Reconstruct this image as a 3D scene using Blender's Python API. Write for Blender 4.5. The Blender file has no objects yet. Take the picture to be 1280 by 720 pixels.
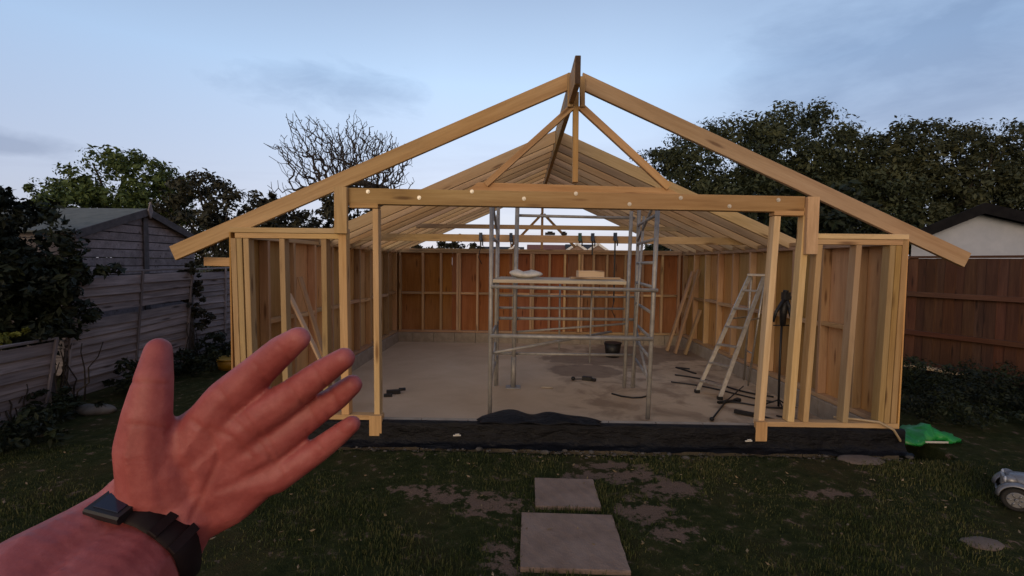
import bpy, bmesh, math, random
import numpy as np
from mathutils import Vector, Matrix, Quaternion
random.seed(7); rng = np.random.default_rng(7)
scene = bpy.context.scene
COL = scene.collection
R = math.radians

# ------------------------------------------------------------------ node helpers
class N:
    def __init__(s, nt): s.nt = nt
    def __call__(s, typ, ins=None, **kw):
        n = s.nt.nodes.new(typ)
        for k, v in kw.items(): setattr(n, k, v)
        for k, v in (ins or {}).items():
            if isinstance(v, bpy.types.NodeSocket): s.nt.links.new(v, n.inputs[k])
            else: n.inputs[k].default_value = v
        return n
def c4(c): return (c[0], c[1], c[2], 1.0)
def new_mat(name):
    m = bpy.data.materials.new(name); m.use_nodes = True
    m.node_tree.nodes.clear(); n = N(m.node_tree)
    out = n('ShaderNodeOutputMaterial'); b = n('ShaderNodeBsdfPrincipled')
    m.node_tree.links.new(b.outputs[0], out.inputs['Surface'])
    return m, n, b
def ramp(n, fac, stops):
    r = n('ShaderNodeValToRGB', {'Fac': fac}); e = r.color_ramp.elements
    while len(e) < len(stops): e.new(0.5)
    for i, (p, c) in enumerate(stops): e[i].position = p; e[i].color = c4(c)
    return r.outputs['Color']
def mix(n, fac, a, b, blend='MIX'):
    m = n('ShaderNodeMix', data_type='RGBA', blend_type=blend)
    for idx, v in ((0, fac), (6, a), (7, b)):
        if isinstance(v, bpy.types.NodeSocket): n.nt.links.new(v, m.inputs[idx])
        else: m.inputs[idx].default_value = c4(v) if idx else v
    return m.outputs[2]
def noise(n, vec, scale, detail=4, rough=.55, dist=0.0):
    t = n('ShaderNodeTexNoise', {'Scale': scale, 'Detail': detail, 'Roughness': rough, 'Distortion': dist})
    if vec is not None: n.nt.links.new(vec, t.inputs['Vector'])
    return t.outputs['Fac']
def mapping(n, vec, scale=(1,1,1), loc=(0,0,0)):
    return n('ShaderNodeMapping', {'Vector': vec, 'Scale': scale, 'Location': loc}).outputs[0]
def bump(n, b, h, strength=.3, dist=.01):
    bp = n('ShaderNodeBump', {'Height': h, 'Strength': strength, 'Distance': dist})
    n.nt.links.new(bp.outputs[0], b.inputs['Normal'])

def timber(name, dark, mid, light, rough=.75, knots=True):
    m, n, b = new_mat(name)
    g = n('ShaderNodeAttribute', attribute_name='grain').outputs['Vector']
    tint = n('ShaderNodeAttribute', attribute_name='tint').outputs['Fac']
    fine = noise(n, mapping(n, g, (3.0, 55, 55)), 1.0, 5, .6, .3)
    broad = noise(n, mapping(n, g, (.9, 9, 9)), 1.0, 3, .5, .6)
    f = n('ShaderNodeMath', {0: fine, 1: broad}, operation='ADD')
    f2 = n('ShaderNodeMath', {0: f.outputs[0], 1: .5}, operation='MULTIPLY')
    col = ramp(n, f2.outputs[0], [(.30, dark), (.48, mid), (.66, light)])
    if knots:
        v = n('ShaderNodeTexVoronoi', {'Vector': mapping(n, g, (1.6, 9, 9)), 'Scale': 1.0})
        k = n('ShaderNodeMapRange', {'Value': v.outputs['Distance'], 1: .07, 2: .19, 3: .9, 4: 0.0})
        col = mix(n, k.outputs[0], col, (dark[0]*.45, dark[1]*.38, dark[2]*.35))
    t = n('ShaderNodeMapRange', {'Value': tint, 1: 0.0, 2: 1.0, 3: .66, 4: 1.22})
    hv = n('ShaderNodeMapRange', {'Value': noise(n, mapping(n, g, (.35, .35, .35)), 1.0, 1), 1: .3, 2: .7, 3: .488, 4: .512})
    sv = n('ShaderNodeMapRange', {'Value': noise(n, mapping(n, g, (.3, .5, .5), (7, 3, 1)), 1.0, 2), 1: .3, 2: .7, 3: .93, 4: 1.18})
    damp = n('ShaderNodeMapRange', {'Value': noise(n, mapping(n, g, (1.7, 6, 6), (2, 9, 4)), 1.0, 5, .65, .8), 1: .56, 2: .74, 3: 0., 4: .30})
    col = mix(n, damp.outputs[0], col, (dark[0]*.55, dark[1]*.55, dark[2]*.6))
    hs = n('ShaderNodeHueSaturation', {'Color': col, 'Value': t.outputs[0], 'Hue': hv.outputs[0], 'Saturation': sv.outputs[0]})
    n.nt.links.new(hs.outputs[0], b.inputs['Base Color'])
    b.inputs['Roughness'].default_value = rough
    bump(n, b, fine, .25, .004)
    return m

def simple(name, a, bcol, scale=8.0, rough=.7, metallic=0.0, bs=.2, bd=.01, detail=5, stretch=(1,1,1), spec=None):
    m, n, b = new_mat(name)
    o = n('ShaderNodeTexCoord').outputs['Object']
    f = noise(n, mapping(n, o, stretch), scale, detail, .6, .2)
    col = ramp(n, f, [(.32, a), (.68, bcol)])
    n.nt.links.new(col, b.inputs['Base Color'])
    b.inputs['Roughness'].default_value = rough; b.inputs['Metallic'].default_value = metallic
    if spec is not None: b.inputs['Specular IOR Level'].default_value = spec
    if bs: bump(n, b, f, bs, bd)
    return m

def leafmat(name, stops, scale=.6):
    m, n, b = new_mat(name)
    o = n('ShaderNodeTexCoord').outputs['Object']
    f = noise(n, o, scale, 3, .6)
    t = n('ShaderNodeAttribute', attribute_name='tint').outputs['Fac']
    s = n('ShaderNodeMath', {0: f, 1: n('ShaderNodeMath', {0: t, 1: .58}, operation='MULTIPLY').outputs[0]}, operation='ADD')
    n.nt.links.new(ramp(n, s.outputs[0], stops), b.inputs['Base Color'])
    b.inputs['Roughness'].default_value = .65
    b.inputs['Specular IOR Level'].default_value = .25
    return m

M = {}
M['pine'] = timber('fresh_pine', (.35, .215, .10), (.47, .305, .15), (.57, .39, .205))
M['pine_pale'] = timber('pale_pine', (.42, .275, .14), (.53, .37, .205), (.62, .455, .27))
M['rafter_pine'] = timber('rafter_pine', (.47, .33, .185), (.58, .42, .255), (.66, .50, .325))
M['stud'] = timber('stud_pine', (.38, .235, .125), (.50, .325, .185), (.60, .41, .245))
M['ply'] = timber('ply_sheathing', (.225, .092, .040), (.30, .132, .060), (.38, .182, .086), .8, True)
M['ply_side'] = timber('side_ply', (.44, .245, .095), (.54, .32, .135), (.62, .39, .18), .85, True)  # lighter ply, colour raised to make up for weak light on the side walls
M['grey_board'] = timber('weathered_board', (.11, .098, .106), (.19, .172, .185), (.28, .255, .275), .9)
M['old_fence'] = timber('old_lap_fence', (.10, .088, .092), (.21, .188, .197), (.34, .31, .32), .95)
M['fence_brown'] = timber('brown_fence', (.046, .018, .010), (.074, .032, .018), (.108, .051, .029), .9)
M['offcut'] = timber('pale_offcut', (.42, .30, .18), (.55, .41, .27), (.66, .52, .36))
M['deck'] = timber('scaffold_deck', (.24, .20, .15), (.36, .31, .245), (.46, .41, .33), .85)
M['end_seal'] = simple('dark_end_grain', (.05, .028, .018), (.085, .05, .032), 30, .85, 0, .2, .003)
M['galv'] = simple('galvanised_tube', (.27, .26, .25), (.40, .39, .375), 14, .55, .35, .1, .002)
M['alu'] = simple('ladder_aluminium', (.42, .40, .37), (.58, .56, .52), 20, .42, .8, .05, .001)
M['bolt'] = simple('bolt_steel', (.50, .48, .44), (.64, .62, .57), 40, .4, .5, 0)
M['black'] = simple('black_plastic', (.006, .006, .007), (.014, .014, .015), 30, .5, 0, .1, .002)
M['orange'] = simple('orange_plastic', (.45, .06, .015), (.58, .09, .025), 20, .5, 0, 0)
M['blue'] = simple('blue_clamp', (.016, .035, .075), (.03, .06, .11), 20, .5, 0, 0)
M['teal'] = simple('teal_clamp', (.012, .075, .075), (.02, .11, .105), 20, .5, 0, 0)
M['membrane'] = simple('black_membrane', (.002, .002, .003), (.006, .006, .008), 7, .52, 0, 1.0, .05, 7, (.6, 1, 1.6), spec=.22)
M['bag'] = simple('green_plastic', (.006, .15, .025), (.02, .30, .06), 6, .38, 0, .5, .015)
M['white_bag'] = simple('white_plastic', (.46, .44, .40), (.62, .60, .56), 12, .45, 0, .4, .01)
M['yellow'] = simple('yellow_plastic', (.30, .16, .012), (.42, .24, .02), 9, .5, 0, .1)
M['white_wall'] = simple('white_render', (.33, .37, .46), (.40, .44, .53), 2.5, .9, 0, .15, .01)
M['fascia'] = simple('dark_fascia', (.006, .006, .008), (.012, .012, .014), 6, .8, 0, .1, spec=.1)
M['tile_dark'] = simple('dark_roof_tiles', (.020, .020, .024), (.036, .036, .042), 9, .9, 0, .4, .02, 5, (1, 6, 6))
M['felt'] = simple('green_grey_felt', (.085, .098, .092), (.13, .145, .138), 7, .9, 0, .3, .01)
M['shed_trim'] = simple('shed_trim', (.05, .048, .053), (.09, .085, .095), 12, .9, 0, .2)
M['bark'] = simple('tree_bark', (.018, .015, .012), (.05, .042, .034), 6, .95, 0, .6, .03)
M['twig'] = simple('bare_twigs', (.030, .025, .022), (.055, .047, .042), 4, .95, 0, 0)
M['stone'] = simple('grey_stone', (.08, .074, .066), (.15, .14, .125), 9, .9, 0, .5, .02)
M['pale_stone'] = simple('pale_stone', (.12, .085, .065), (.18, .135, .105), 7, .9, 0, .4, .01)
M['rubble'] = simple('rubble', (.025, .022, .018), (.10, .09, .08), 14, .95, 0, .3)
M['litter'] = timber('dead_leaf', (.10, .065, .035), (.20, .14, .08), (.34, .27, .18), .9, False)
M['hose'] = simple('pale_hose', (.32, .24, .14), (.42, .32, .20), 9, .6, 0, 0)
M['silver'] = simple('silver_paint', (.20, .205, .22), (.28, .285, .30), 3, .38, .5, 0)
M['watch_glass'] = simple('watch_glass', (.012, .016, .035), (.02, .026, .05), 20, .15, 0, 0)
M['tyre'] = simple('rubber_tyre', (.008, .008, .008), (.018, .018, .018), 20, .8, 0, .2, .003)
M['glass_lens'] = simple('lamp_lens', (.55, .57, .6), (.7, .72, .75), 10, .12, .2, 0)
M['leather'] = simple('seat_black', (.010, .005, .005), (.020, .011, .011), 30, .6, 0, .2, .003, spec=.2)
M['red_tile'] = simple('red_roof_tiles', (.16, .062, .045), (.22, .09, .068), 5, .85, 0, .3, .02)
M['brick'] = simple('far_brick', (.25, .16, .12), (.32, .22, .17), 6, .9, 0, .2)
M['pale_trim'] = simple('pale_bargeboard', (.70, .70, .70), (.8, .8, .8), 4, .6, 0, 0)
M['window'] = simple('far_window', (.05, .06, .08), (.08, .09, .11), 4, .1, 0, 0)
M['leaf_dark'] = leafmat('leaf_dark', [(.35, (.003, .006, .003)), (.7, (.007, .012, .006)), (1.0, (.016, .024, .010))])
M['leaf_wood'] = leafmat('leaf_big_tree', [(.35, (.012, .020, .012)), (.7, (.028, .040, .020)), (1.0, (.062, .074, .036))], .35)
M['leaf_olive'] = leafmat('leaf_olive_tree', [(.35, (.013, .019, .010)), (.7, (.030, .038, .018)), (1.0, (.062, .068, .032))], .35)
M['leaf_green'] = leafmat('leaf_green', [(.35, (.018, .034, .010)), (.7, (.046, .075, .020)), (1.0, (.09, .13, .038))], .45)
M['leaf_brown'] = leafmat('leaf_brown_green', [(.35, (.010, .011, .008)), (.7, (.022, .023, .014)), (1.0, (.045, .045, .026))], .5)
M['leaf_lime'] = leafmat('leaf_lime', [(.35, (.06, .075, .01)), (.7, (.12, .13, .02)), (1.0, (.18, .18, .035))], 3)
M['grass'] = leafmat('grass_blade', [(.4, (.014, .026, .006)), (.75, (.042, .056, .014)), (1.1, (.12, .11, .04))], 1.1)

# concrete floor with screed stains
def concrete():
    m, n, b = new_mat('concrete_floor')
    o = n('ShaderNodeTexCoord').outputs['Object']
    f1 = noise(n, o, 1.1, 5, .6, .4); f2 = noise(n, o, 60, 3, .6)
    base = ramp(n, f1, [(.3, (.48, .345, .22)), (.5, (.56, .415, .272)), (.72, (.63, .48, .33))])
    warm = n('ShaderNodeMapRange', {'Value': n('ShaderNodeSeparateXYZ', {0: o}).outputs[0], 1: -.15, 2: .35, 3: 0., 4: 1.})
    blot = n('ShaderNodeMapRange', {'Value': noise(n, o, 2.3, 4, .6, .6), 1: .46, 2: .62, 3: 0., 4: .75})
    w = n('ShaderNodeMath', {0: warm.outputs[0], 1: blot.outputs[0]}, operation='MULTIPLY')
    col = mix(n, w.outputs[0], base, (.25, .165, .10))
    col = mix(n, n('ShaderNodeMapRange', {'Value': f2, 1: .55, 2: .75, 3: 0., 4: .3}).outputs[0], col, (.22, .18, .14))
    # damp patch at the back right, a spill with a ragged edge
    def spot(cx, cy, rx, ry, wob):
        d = n('ShaderNodeVectorMath', {0: mapping(n, o, (1/rx, 1/ry, 0), (-cx/rx, -cy/ry, 0))}, operation='LENGTH').outputs['Value']
        e = n('ShaderNodeMath', {0: d, 1: n('ShaderNodeMath', {0: noise(n, o, 3.2, 5, .65), 1: wob}, operation='MULTIPLY').outputs[0]}, operation='ADD')
        return n('ShaderNodeMapRange', {'Value': e.outputs[0], 1: .98 + wob*.5, 2: 1.10 + wob*.5, 3: 1., 4: 0.}).outputs[0]
    s1 = spot(1.15, 4.15, 1.15, .55, .9); s2 = spot(.62, 3.15, .55, .45, .9); s3 = spot(2.0, 4.7, 1.1, .7, .7)
    st = n('ShaderNodeMath', {0: s1, 1: s2}, operation='MAXIMUM')
    st = n('ShaderNodeMath', {0: st.outputs[0], 1: s3}, operation='MAXIMUM')
    col = mix(n, n('ShaderNodeMath', {0: st.outputs[0], 1: .72}, operation='MULTIPLY').outputs[0], col, (.19, .125, .08))
    n.nt.links.new(col, b.inputs['Base Color']); b.inputs['Roughness'].default_value = .8
    bump(n, b, f2, .15, .004)
    return m
M['concrete'] = concrete()
M['block'] = simple('concrete_block', (.27, .225, .175), (.37, .315, .25), 9, .95, 0, .3, .01)

def slabmat():
    m, n, b = new_mat('paving_concrete')
    o = n('ShaderNodeTexCoord').outputs['Object']
    f1 = noise(n, o, 4, 6, .65); f2 = noise(n, o, 90, 2, .6)
    col = ramp(n, f1, [(.3, (.165, .112, .083)), (.5, (.215, .150, .114)), (.72, (.265, .192, .15))])
    pits = n('ShaderNodeMapRange', {'Value': n('ShaderNodeTexVoronoi', {'Vector': o, 'Scale': 28.0}).outputs['Distance'], 1: .03, 2: .10, 3: .75, 4: 0.})
    gate = n('ShaderNodeMapRange', {'Value': noise(n, o, 9, 2), 1: .52, 2: .6, 3: 0., 4: 1.})
    pm = n('ShaderNodeMath', {0: pits.outputs[0], 1: gate.outputs[0]}, operation='MULTIPLY')
    col = mix(n, pm.outputs[0], col, (.05, .035, .028))
    n.nt.links.new(col, b.inputs['Base Color']); b.inputs['Roughness'].default_value = .95
    bump(n, b, n('ShaderNodeMath', {0: f1, 1: f2}, operation='ADD').outputs[0], .5, .008)
    return m
M['paving'] = slabmat()

def groundmat():
    m, n, b = new_mat('lawn_soil')
    o = n('ShaderNodeTexCoord').outputs['Object']
    bare = n('ShaderNodeAttribute', attribute_name='bare').outputs['Fac']
    f1 = noise(n, o, 1.3, 6, .65, .3); f2 = noise(n, o, 9, 8, .72); f3 = noise(n, o, 90, 3, .7)
    g = ramp(n, f2, [(.3, (.012, .018, .005)), (.5, (.030, .036, .011)), (.7, (.070, .064, .026))])
    straw = n('ShaderNodeMapRange', {'Value': f1, 1: .50, 2: .68, 3: 0., 4: .75})
    g = mix(n, straw.outputs[0], g, (.055, .042, .018))
    d = ramp(n, f3, [(.3, (.125, .082, .060)), (.7, (.21, .145, .108))])
    e = n('ShaderNodeMath', {0: bare, 1: n('ShaderNodeMath', {0: n('ShaderNodeMath', {0: f2, 1: .5}, operation='SUBTRACT').outputs[0], 1: 4.4}, operation='MULTIPLY').outputs[0]}, operation='ADD')
    k = n('ShaderNodeMapRange', {'Value': e.outputs[0], 1: .38, 2: .62, 3: 0., 4: 1.})
    n.nt.links.new(mix(n, k.outputs[0], g, d), b.inputs['Base Color'])
    b.inputs['Roughness'].default_value = 1.0; b.inputs['Specular IOR Level'].default_value = .1
    bump(n, b, n('ShaderNodeMath', {0: f2, 1: f3}, operation='ADD').outputs[0], .7, .03)
    return m
M['ground'] = groundmat()

def skinmat():
    m, n, b = new_mat('skin')
    o = n('ShaderNodeTexCoord').outputs['Object']
    f1 = noise(n, o, 34, 7, .68); f2 = noise(n, o, 260, 6, .7)
    col = ramp(n, f1, [(.3, (.25, .046, .046)), (.5, (.34, .078, .074)), (.70, (.44, .13, .122))])
    cr = n('ShaderNodeAttribute', attribute_name='crease').outputs['Fac']
    col = mix(n, n('ShaderNodeMath', {0: cr, 1: .55}, operation='MULTIPLY').outputs[0], col, (.26, .05, .04))
    n.nt.links.new(col, b.inputs['Base Color'])
    b.inputs['Roughness'].default_value = .55
    b.inputs['Subsurface Weight'].default_value = .12
    b.inputs['Subsurface Radius'].default_value = (.008, .003, .002)
    b.inputs['Subsurface Scale'].default_value = .6
    bump(n, b, f2, .3, .0012)
    return m
M['skin'] = skinmat()

# ------------------------------------------------------------------ mesh builder
class MB:
    """collects boxes, bars, tubes and faces with grain coordinates; build() links ONE mesh object"""
    def __init__(s): s.v = []; s.f = []; s.g = []; s.t = []; s.sm = []
    def add(s, vs, fs, gs=None, tint=None, smooth=False):
        o = len(s.v); tint = random.random() if tint is None else tint
        s.v += [tuple(map(float, v)) for v in vs]
        gs = vs if gs is None else gs
        s.g += [tuple(map(float, g)) for g in gs]; s.t += [tint]*len(vs)
        s.f += [tuple(o+i for i in f) for f in fs]; s.sm += [smooth]*len(fs)
    def bar(s, a, b, w, h, up=(0,0,1), ch=.003, tint=None, twist=0, ends=None):
        """timber from a to b; w across, h along 'up'; chamfered long edges"""
        a = Vector(a); b = Vector(b); x = (b-a); L = x.length; x.normalize()
        up = Vector(up); up = (up - x*up.dot(x)).normalized(); y = up.cross(x)
        hw, hh = w/2, h/2; c = min(ch, hw*.4, hh*.4)
        pr = [(-hw+c,-hh),(hw-c,-hh),(hw,-hh+c),(hw,hh-c),(hw-c,hh),(-hw+c,hh),(-hw,hh-c),(-hw,-hh+c)]
        off = Vector((random.uniform(0,40), random.uniform(0,9), random.uniform(0,9)))
        vs, gs = [], []
        for k, base in ((0, a), (L, b)):
            for py, pz in pr:
                sh = 0
                if ends: sh = ends[0 if k == 0 else 1] * pz   # sloped end cut
                vs.append(base + x*sh + y*py + up*pz); gs.append(off + Vector((k, py, pz)))
        fs = [(i, (i+1) % 8, 8+(i+1) % 8, 8+i) for i in range(8)]
        fs += [tuple(range(7, -1, -1)), tuple(range(8, 16))]
        s.add(vs, fs, gs, tint)
    def box(s, lo, hi, axis=0, ch=.003, tint=None):
        lo = Vector(lo); hi = Vector(hi); c = (lo+hi)/2; d = hi-lo
        A = c.copy(); B = c.copy(); A[axis] = lo[axis]; B[axis] = hi[axis]
        if axis == 2: s.bar(A, B, d.x if True else 0, d.y, (0,1,0), ch, tint)
        elif axis == 0: s.bar(A, B, d.y, d.z, (0,0,1), ch, tint)
        else: s.bar(A, B, d.x, d.z, (0,0,1), ch, tint)
    def tube(s, pts, r, n=10, caps=True, tint=None):
        pts = [Vector(p) for p in pts]; rs = r if isinstance(r, (list, tuple)) else [r]*len(pts)
        vs, fs, gs = [], [], []; dist = 0
        ref = None
        for i, p in enumerate(pts):
            d = (pts[min(i+1, len(pts)-1)] - pts[max(i-1, 0)]).normalized()
            if ref is None: ref = Vector((0,0,1)) if abs(d.z) < .9 else Vector((1,0,0))
            u = d.cross(ref).normalized(); w = u.cross(d).normalized(); ref = w
            if i: dist += (p-pts[i-1]).length
            for k in range(n):
                a = 2*math.pi*k/n
                vs.append(p + (u*math.cos(a) + w*math.sin(a))*rs[i]); gs.append((dist, math.cos(a)*rs[i], math.sin(a)*rs[i]))
        for i in range(len(pts)-1):
            for k in range(n):
                fs.append((i*n+k, i*n+(k+1) % n, (i+1)*n+(k+1) % n, (i+1)*n+k))
        s.add(vs, fs, gs, tint, True)
        if caps:
            o = len(s.v) - len(vs)
            s.f.append(tuple(o+k for k in range(n-1, -1, -1))); s.f.append(tuple(o+(len(pts)-1)*n+k for k in range(n))); s.sm += [False]*2
    def sphere(s, c, r, sq=(1,1,1), nu=12, nv=8, tint=None):
        vs = [Vector(c)+Vector((0,0,-r*sq[2]))]; fs = []
        for j in range(1, nv):
            ph = -math.pi/2 + math.pi*j/nv
            for i in range(nu):
                th = 2*math.pi*i/nu
                vs.append(Vector(c)+Vector((r*sq[0]*math.cos(ph)*math.cos(th), r*sq[1]*math.cos(ph)*math.sin(th), r*sq[2]*math.sin(ph))))
        vs.append(Vector(c)+Vector((0,0,r*sq[2])))
        for i in range(nu): fs.append((0, 1+(i+1) % nu, 1+i))
        for j in range(nv-2):
            for i in range(nu):
                a = 1+j*nu+i; b_ = 1+j*nu+(i+1) % nu; fs.append((a, b_, b_+nu, a+nu))
        top = len(vs)-1
        for i in range(nu): fs.append((1+(nv-2)*nu+i, 1+(nv-2)*nu+(i+1) % nu, top))
        s.add(vs, fs, None, tint, True)
    def prism(s, poly, d, tint=None):
        """poly: 3D points of a planar outline; d: extrusion vector"""
        n = len(poly); d = Vector(d); vs = [Vector(p) for p in poly] + [Vector(p)+d for p in poly]
        fs = [tuple(range(n-1, -1, -1)), tuple(range(n, 2*n))] + [(i, (i+1) % n, n+(i+1) % n, n+i) for i in range(n)]
        s.add(vs, fs, None, tint)
    def build(s, name, mat, parent=None, origin=None):
        me = bpy.data.meshes.new(name)
        v = np.array(s.v, dtype=np.float32)
        if parent is not None and origin is None: origin = WORLD.get(parent.name, Vector((0,0,0)))
        o = Vector(origin) if origin is not None else Vector((0,0,0))
        me.from_pydata([tuple(p) for p in (v - np.array(o, dtype=np.float32))], [], s.f)
        at = me.attributes.new('grain', 'FLOAT_VECTOR', 'POINT'); at.data.foreach_set('vector', np.array(s.g, dtype=np.float32).ravel())
        at = me.attributes.new('tint', 'FLOAT', 'POINT'); at.data.foreach_set('value', np.array(s.t, dtype=np.float32))
        me.polygons.foreach_set('use_smooth', s.sm)
        me.materials.append(mat)
        bm = bmesh.new(); bm.from_mesh(me); bmesh.ops.recalc_face_normals(bm, faces=bm.faces); bm.to_mesh(me); bm.free()
        ob = bpy.data.objects.new(name, me); COL.objects.link(ob)
        if parent is not None: ob.parent = parent
        else: ob.location = o
        WORLD[ob.name] = o
        return ob
WORLD = {}
def tag(o, label=None, cat=None, group=None, kind=None):
    if label: o['label'] = label
    if cat: o['category'] = cat
    if group: o['group'] = group
    if kind: o['kind'] = kind
    return o
def empty(name, loc, label, cat, group=None):
    o = bpy.data.objects.new(name, None); COL.objects.link(o); o.location = loc; o.empty_display_size = .2
    WORLD[o.name] = Vector(loc)
    return tag(o, label, cat, group)
def one(mb, name, mat, label, cat, group=None, origin=None):
    if origin is None:
        v = np.array(mb.v); c = v.mean(0); origin = (c[0], c[1], v[:,2].min())
    return tag(mb.build(name, mat, None, origin), label, cat, group)
def bar(name, a, b, w, h, mat, parent, up=(0,0,1), **k):
    m = MB(); m.bar(a, b, w, h, up, **k); return m.build(name, mat, parent)

# ------------------------------------------------------------------ camera (fitted to the photograph)
cam_d = bpy.data.cameras.new('camera'); cam = bpy.data.objects.new('camera', cam_d); COL.objects.link(cam)
CP = Vector((-0.43699, -4.40541, 1.67706))
CF = Vector((-.01440206, .99859361, -.05102331)); CR = Vector((.99981989, .01501299, .01161052)); CU = Vector((-.01236021, .05084691, .99862997))
mt = Matrix((CR, CU, -CF)).transposed().to_4x4(); mt.translation = CP
cam.matrix_world = mt
cam_d.sensor_width = 36; cam_d.lens = 604.128/1280*36; cam_d.clip_start = .02; cam_d.clip_end = 600
scene.camera = cam

# ------------------------------------------------------------------ world
SUN_EL, SUN_AZ = R(9.0), R(198)       # low sun behind the camera, a little to its left (azimuth from +Y, clockwise)
w = bpy.data.worlds.new('World'); scene.world = w; w.use_nodes = True
nt = w.node_tree; nt.nodes.clear(); n = N(nt)
sky = n('ShaderNodeTexSky', sky_type='NISHITA'); sky.sun_disc = False
sky.sun_elevation = SUN_EL; sky.sun_rotation = SUN_AZ; sky.altitude = 0; sky.air_density = 1.0; sky.dust_density = 1.2; sky.ozone_density = 2.0
gen = n('ShaderNodeTexCoord').outputs['Generated']
sep = n('ShaderNodeSeparateXYZ', {0: gen})
zc = n('ShaderNodeMath', {0: n('ShaderNodeMath', {0: sep.outputs[2], 1: 0.0}, operation='MAXIMUM').outputs[0], 1: .10}, operation='ADD').outputs[0]
cx = n('ShaderNodeMath', {0: sep.outputs[0], 1: zc}, operation='DIVIDE').outputs[0]
cyy = n('ShaderNodeMath', {0: sep.outputs[1], 1: zc}, operation='DIVIDE').outputs[0]
cv = n('ShaderNodeCombineXYZ', {0: cx, 1: cyy}).outputs[0]
streak = noise(n, mapping(n, cv, (.45, .9, 1), (3.1, 1.7, 0)), 1.0, 6, .55, .5)
wisp = n('ShaderNodeMapRange', {'Value': streak, 1: .54, 2: .76, 3: 0., 4: .35}).outputs[0]
bank = n('ShaderNodeMapRange', {'Value': noise(n, mapping(n, gen, (1.3, 1.3, 4.0), (.2, 0, .4)), 2.0, 5, .55, .3), 1: .47, 2: .68, 3: 0., 4: .5}).outputs[0]
rightside = n('ShaderNodeMapRange', {'Value': sep.outputs[0], 1: .25, 2: .75, 3: 0., 4: 1.}).outputs[0]
bk = n('ShaderNodeMath', {0: n('ShaderNodeMath', {0: bank, 1: .25}, operation='ADD').outputs[0], 1: rightside}, operation='MULTIPLY').outputs[0]
zen = n('ShaderNodeMapRange', {'Value': sep.outputs[2], 1: 0.0, 2: 0.75, 3: 0., 4: 1.}).outputs[0]
dusk = ramp(n, zen, [(0.0, (6.8, 6.4, 7.0)), (.16, (6.3, 6.6, 7.9)), (.45, (5.0, 6.6, 8.9)), (.75, (2.4, 3.2, 4.9)), (1.0, (1.6, 2.1, 3.2))])
west = n('ShaderNodeMapRange', {'Value': sep.outputs[1], 1: .25, 2: -.8, 3: 0., 4: 1.}).outputs[0]
glow = ramp(n, zen, [(0.0, (9.0, 5.0, 2.6)), (.25, (7.5, 4.8, 3.2)), (.7, (4.2, 3.7, 3.6)), (1.0, (2.4, 2.5, 3.4))])
side = n('ShaderNodeMapRange', {'Value': n('ShaderNodeMath', {0: sep.outputs[0]}, operation='ABSOLUTE').outputs[0], 1: .15, 2: .85, 3: 0., 4: .62}).outputs[0]
dusk = mix(n, side, dusk, mix(n, 1.0, dusk, (.46, .52, .62), 'MULTIPLY'))
dusk = mix(n, west, dusk, glow)
base = mix(n, .82, sky.outputs[0], dusk)
c1 = mix(n, wisp, base, mix(n, 1.0, base, (.66, .64, .70), 'MULTIPLY'))
c2 = mix(n, bk, c1, mix(n, 1.0, base, (.42, .46, .54), 'MULTIPLY'))
def patch(d0, sx, sz, k, scale, seed):
    q_ = n('ShaderNodeVectorMath', {0: gen, 1: d0}, operation='SUBTRACT').outputs[0]
    L_ = n('ShaderNodeVectorMath', {0: mapping(n, q_, (1/sx, 0, 1/sz))}, operation='LENGTH').outputs['Value']
    nz = noise(n, mapping(n, gen, (scale, scale, scale*2.6), (seed, 0, seed)), 1.0, 6, .6, .4)
    e_ = n('ShaderNodeMath', {0: n('ShaderNodeMath', {0: nz, 1: 2.4}, operation='MULTIPLY').outputs[0], 1: L_}, operation='SUBTRACT').outputs[0]
    yy = n('ShaderNodeMath', {0: sep.outputs[1], 1: 0.0}, operation='GREATER_THAN').outputs[0]
    return n('ShaderNodeMath', {0: n('ShaderNodeMapRange', {'Value': e_, 1: .15, 2: 1.15, 3: 0., 4: k}).outputs[0], 1: yy}, operation='MULTIPLY').outputs[0]
dark = mix(n, 1.0, base, (.46, .50, .58), 'MULTIPLY')
for P_ in (((-0.3356, 0.8874, 0.3161), .17, .045, .45, 9, 1.3), ((0.6176, 0.7202, 0.3161), .26, .16, .62, 5, 2.2), ((-0.7134, 0.6821, 0.1603), .10, .02, .5, 9, 4.0)):
    c2 = mix(n, patch(*P_), c2, dark)
bg = n('ShaderNodeBackground', {'Color': c2, 'Strength': .12})
nt.links.new(bg.outputs[0], n('ShaderNodeOutputWorld').inputs[0])

sun_d = bpy.data.lights.new('sun', 'SUN'); sun = bpy.data.objects.new('sun', sun_d); COL.objects.link(sun)
sun_d.energy = 1.05; sun_d.angle = R(35); sun_d.color = (1.0, .80, .56)
sd = Vector((math.sin(SUN_AZ)*math.cos(SUN_EL), math.cos(SUN_AZ)*math.cos(SUN_EL), math.sin(SUN_EL)))
sun.rotation_euler = sd.to_track_quat('Z', 'Y').to_euler(); sun.location = (0, -20, 15)

vs_ = scene.view_settings; vs_.view_transform = 'Standard'; vs_.look = 'None'; vs_.exposure = 0.13; vs_.gamma = 1.0
scene.render.resolution_x = 1024; scene.render.resolution_y = 576

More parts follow.
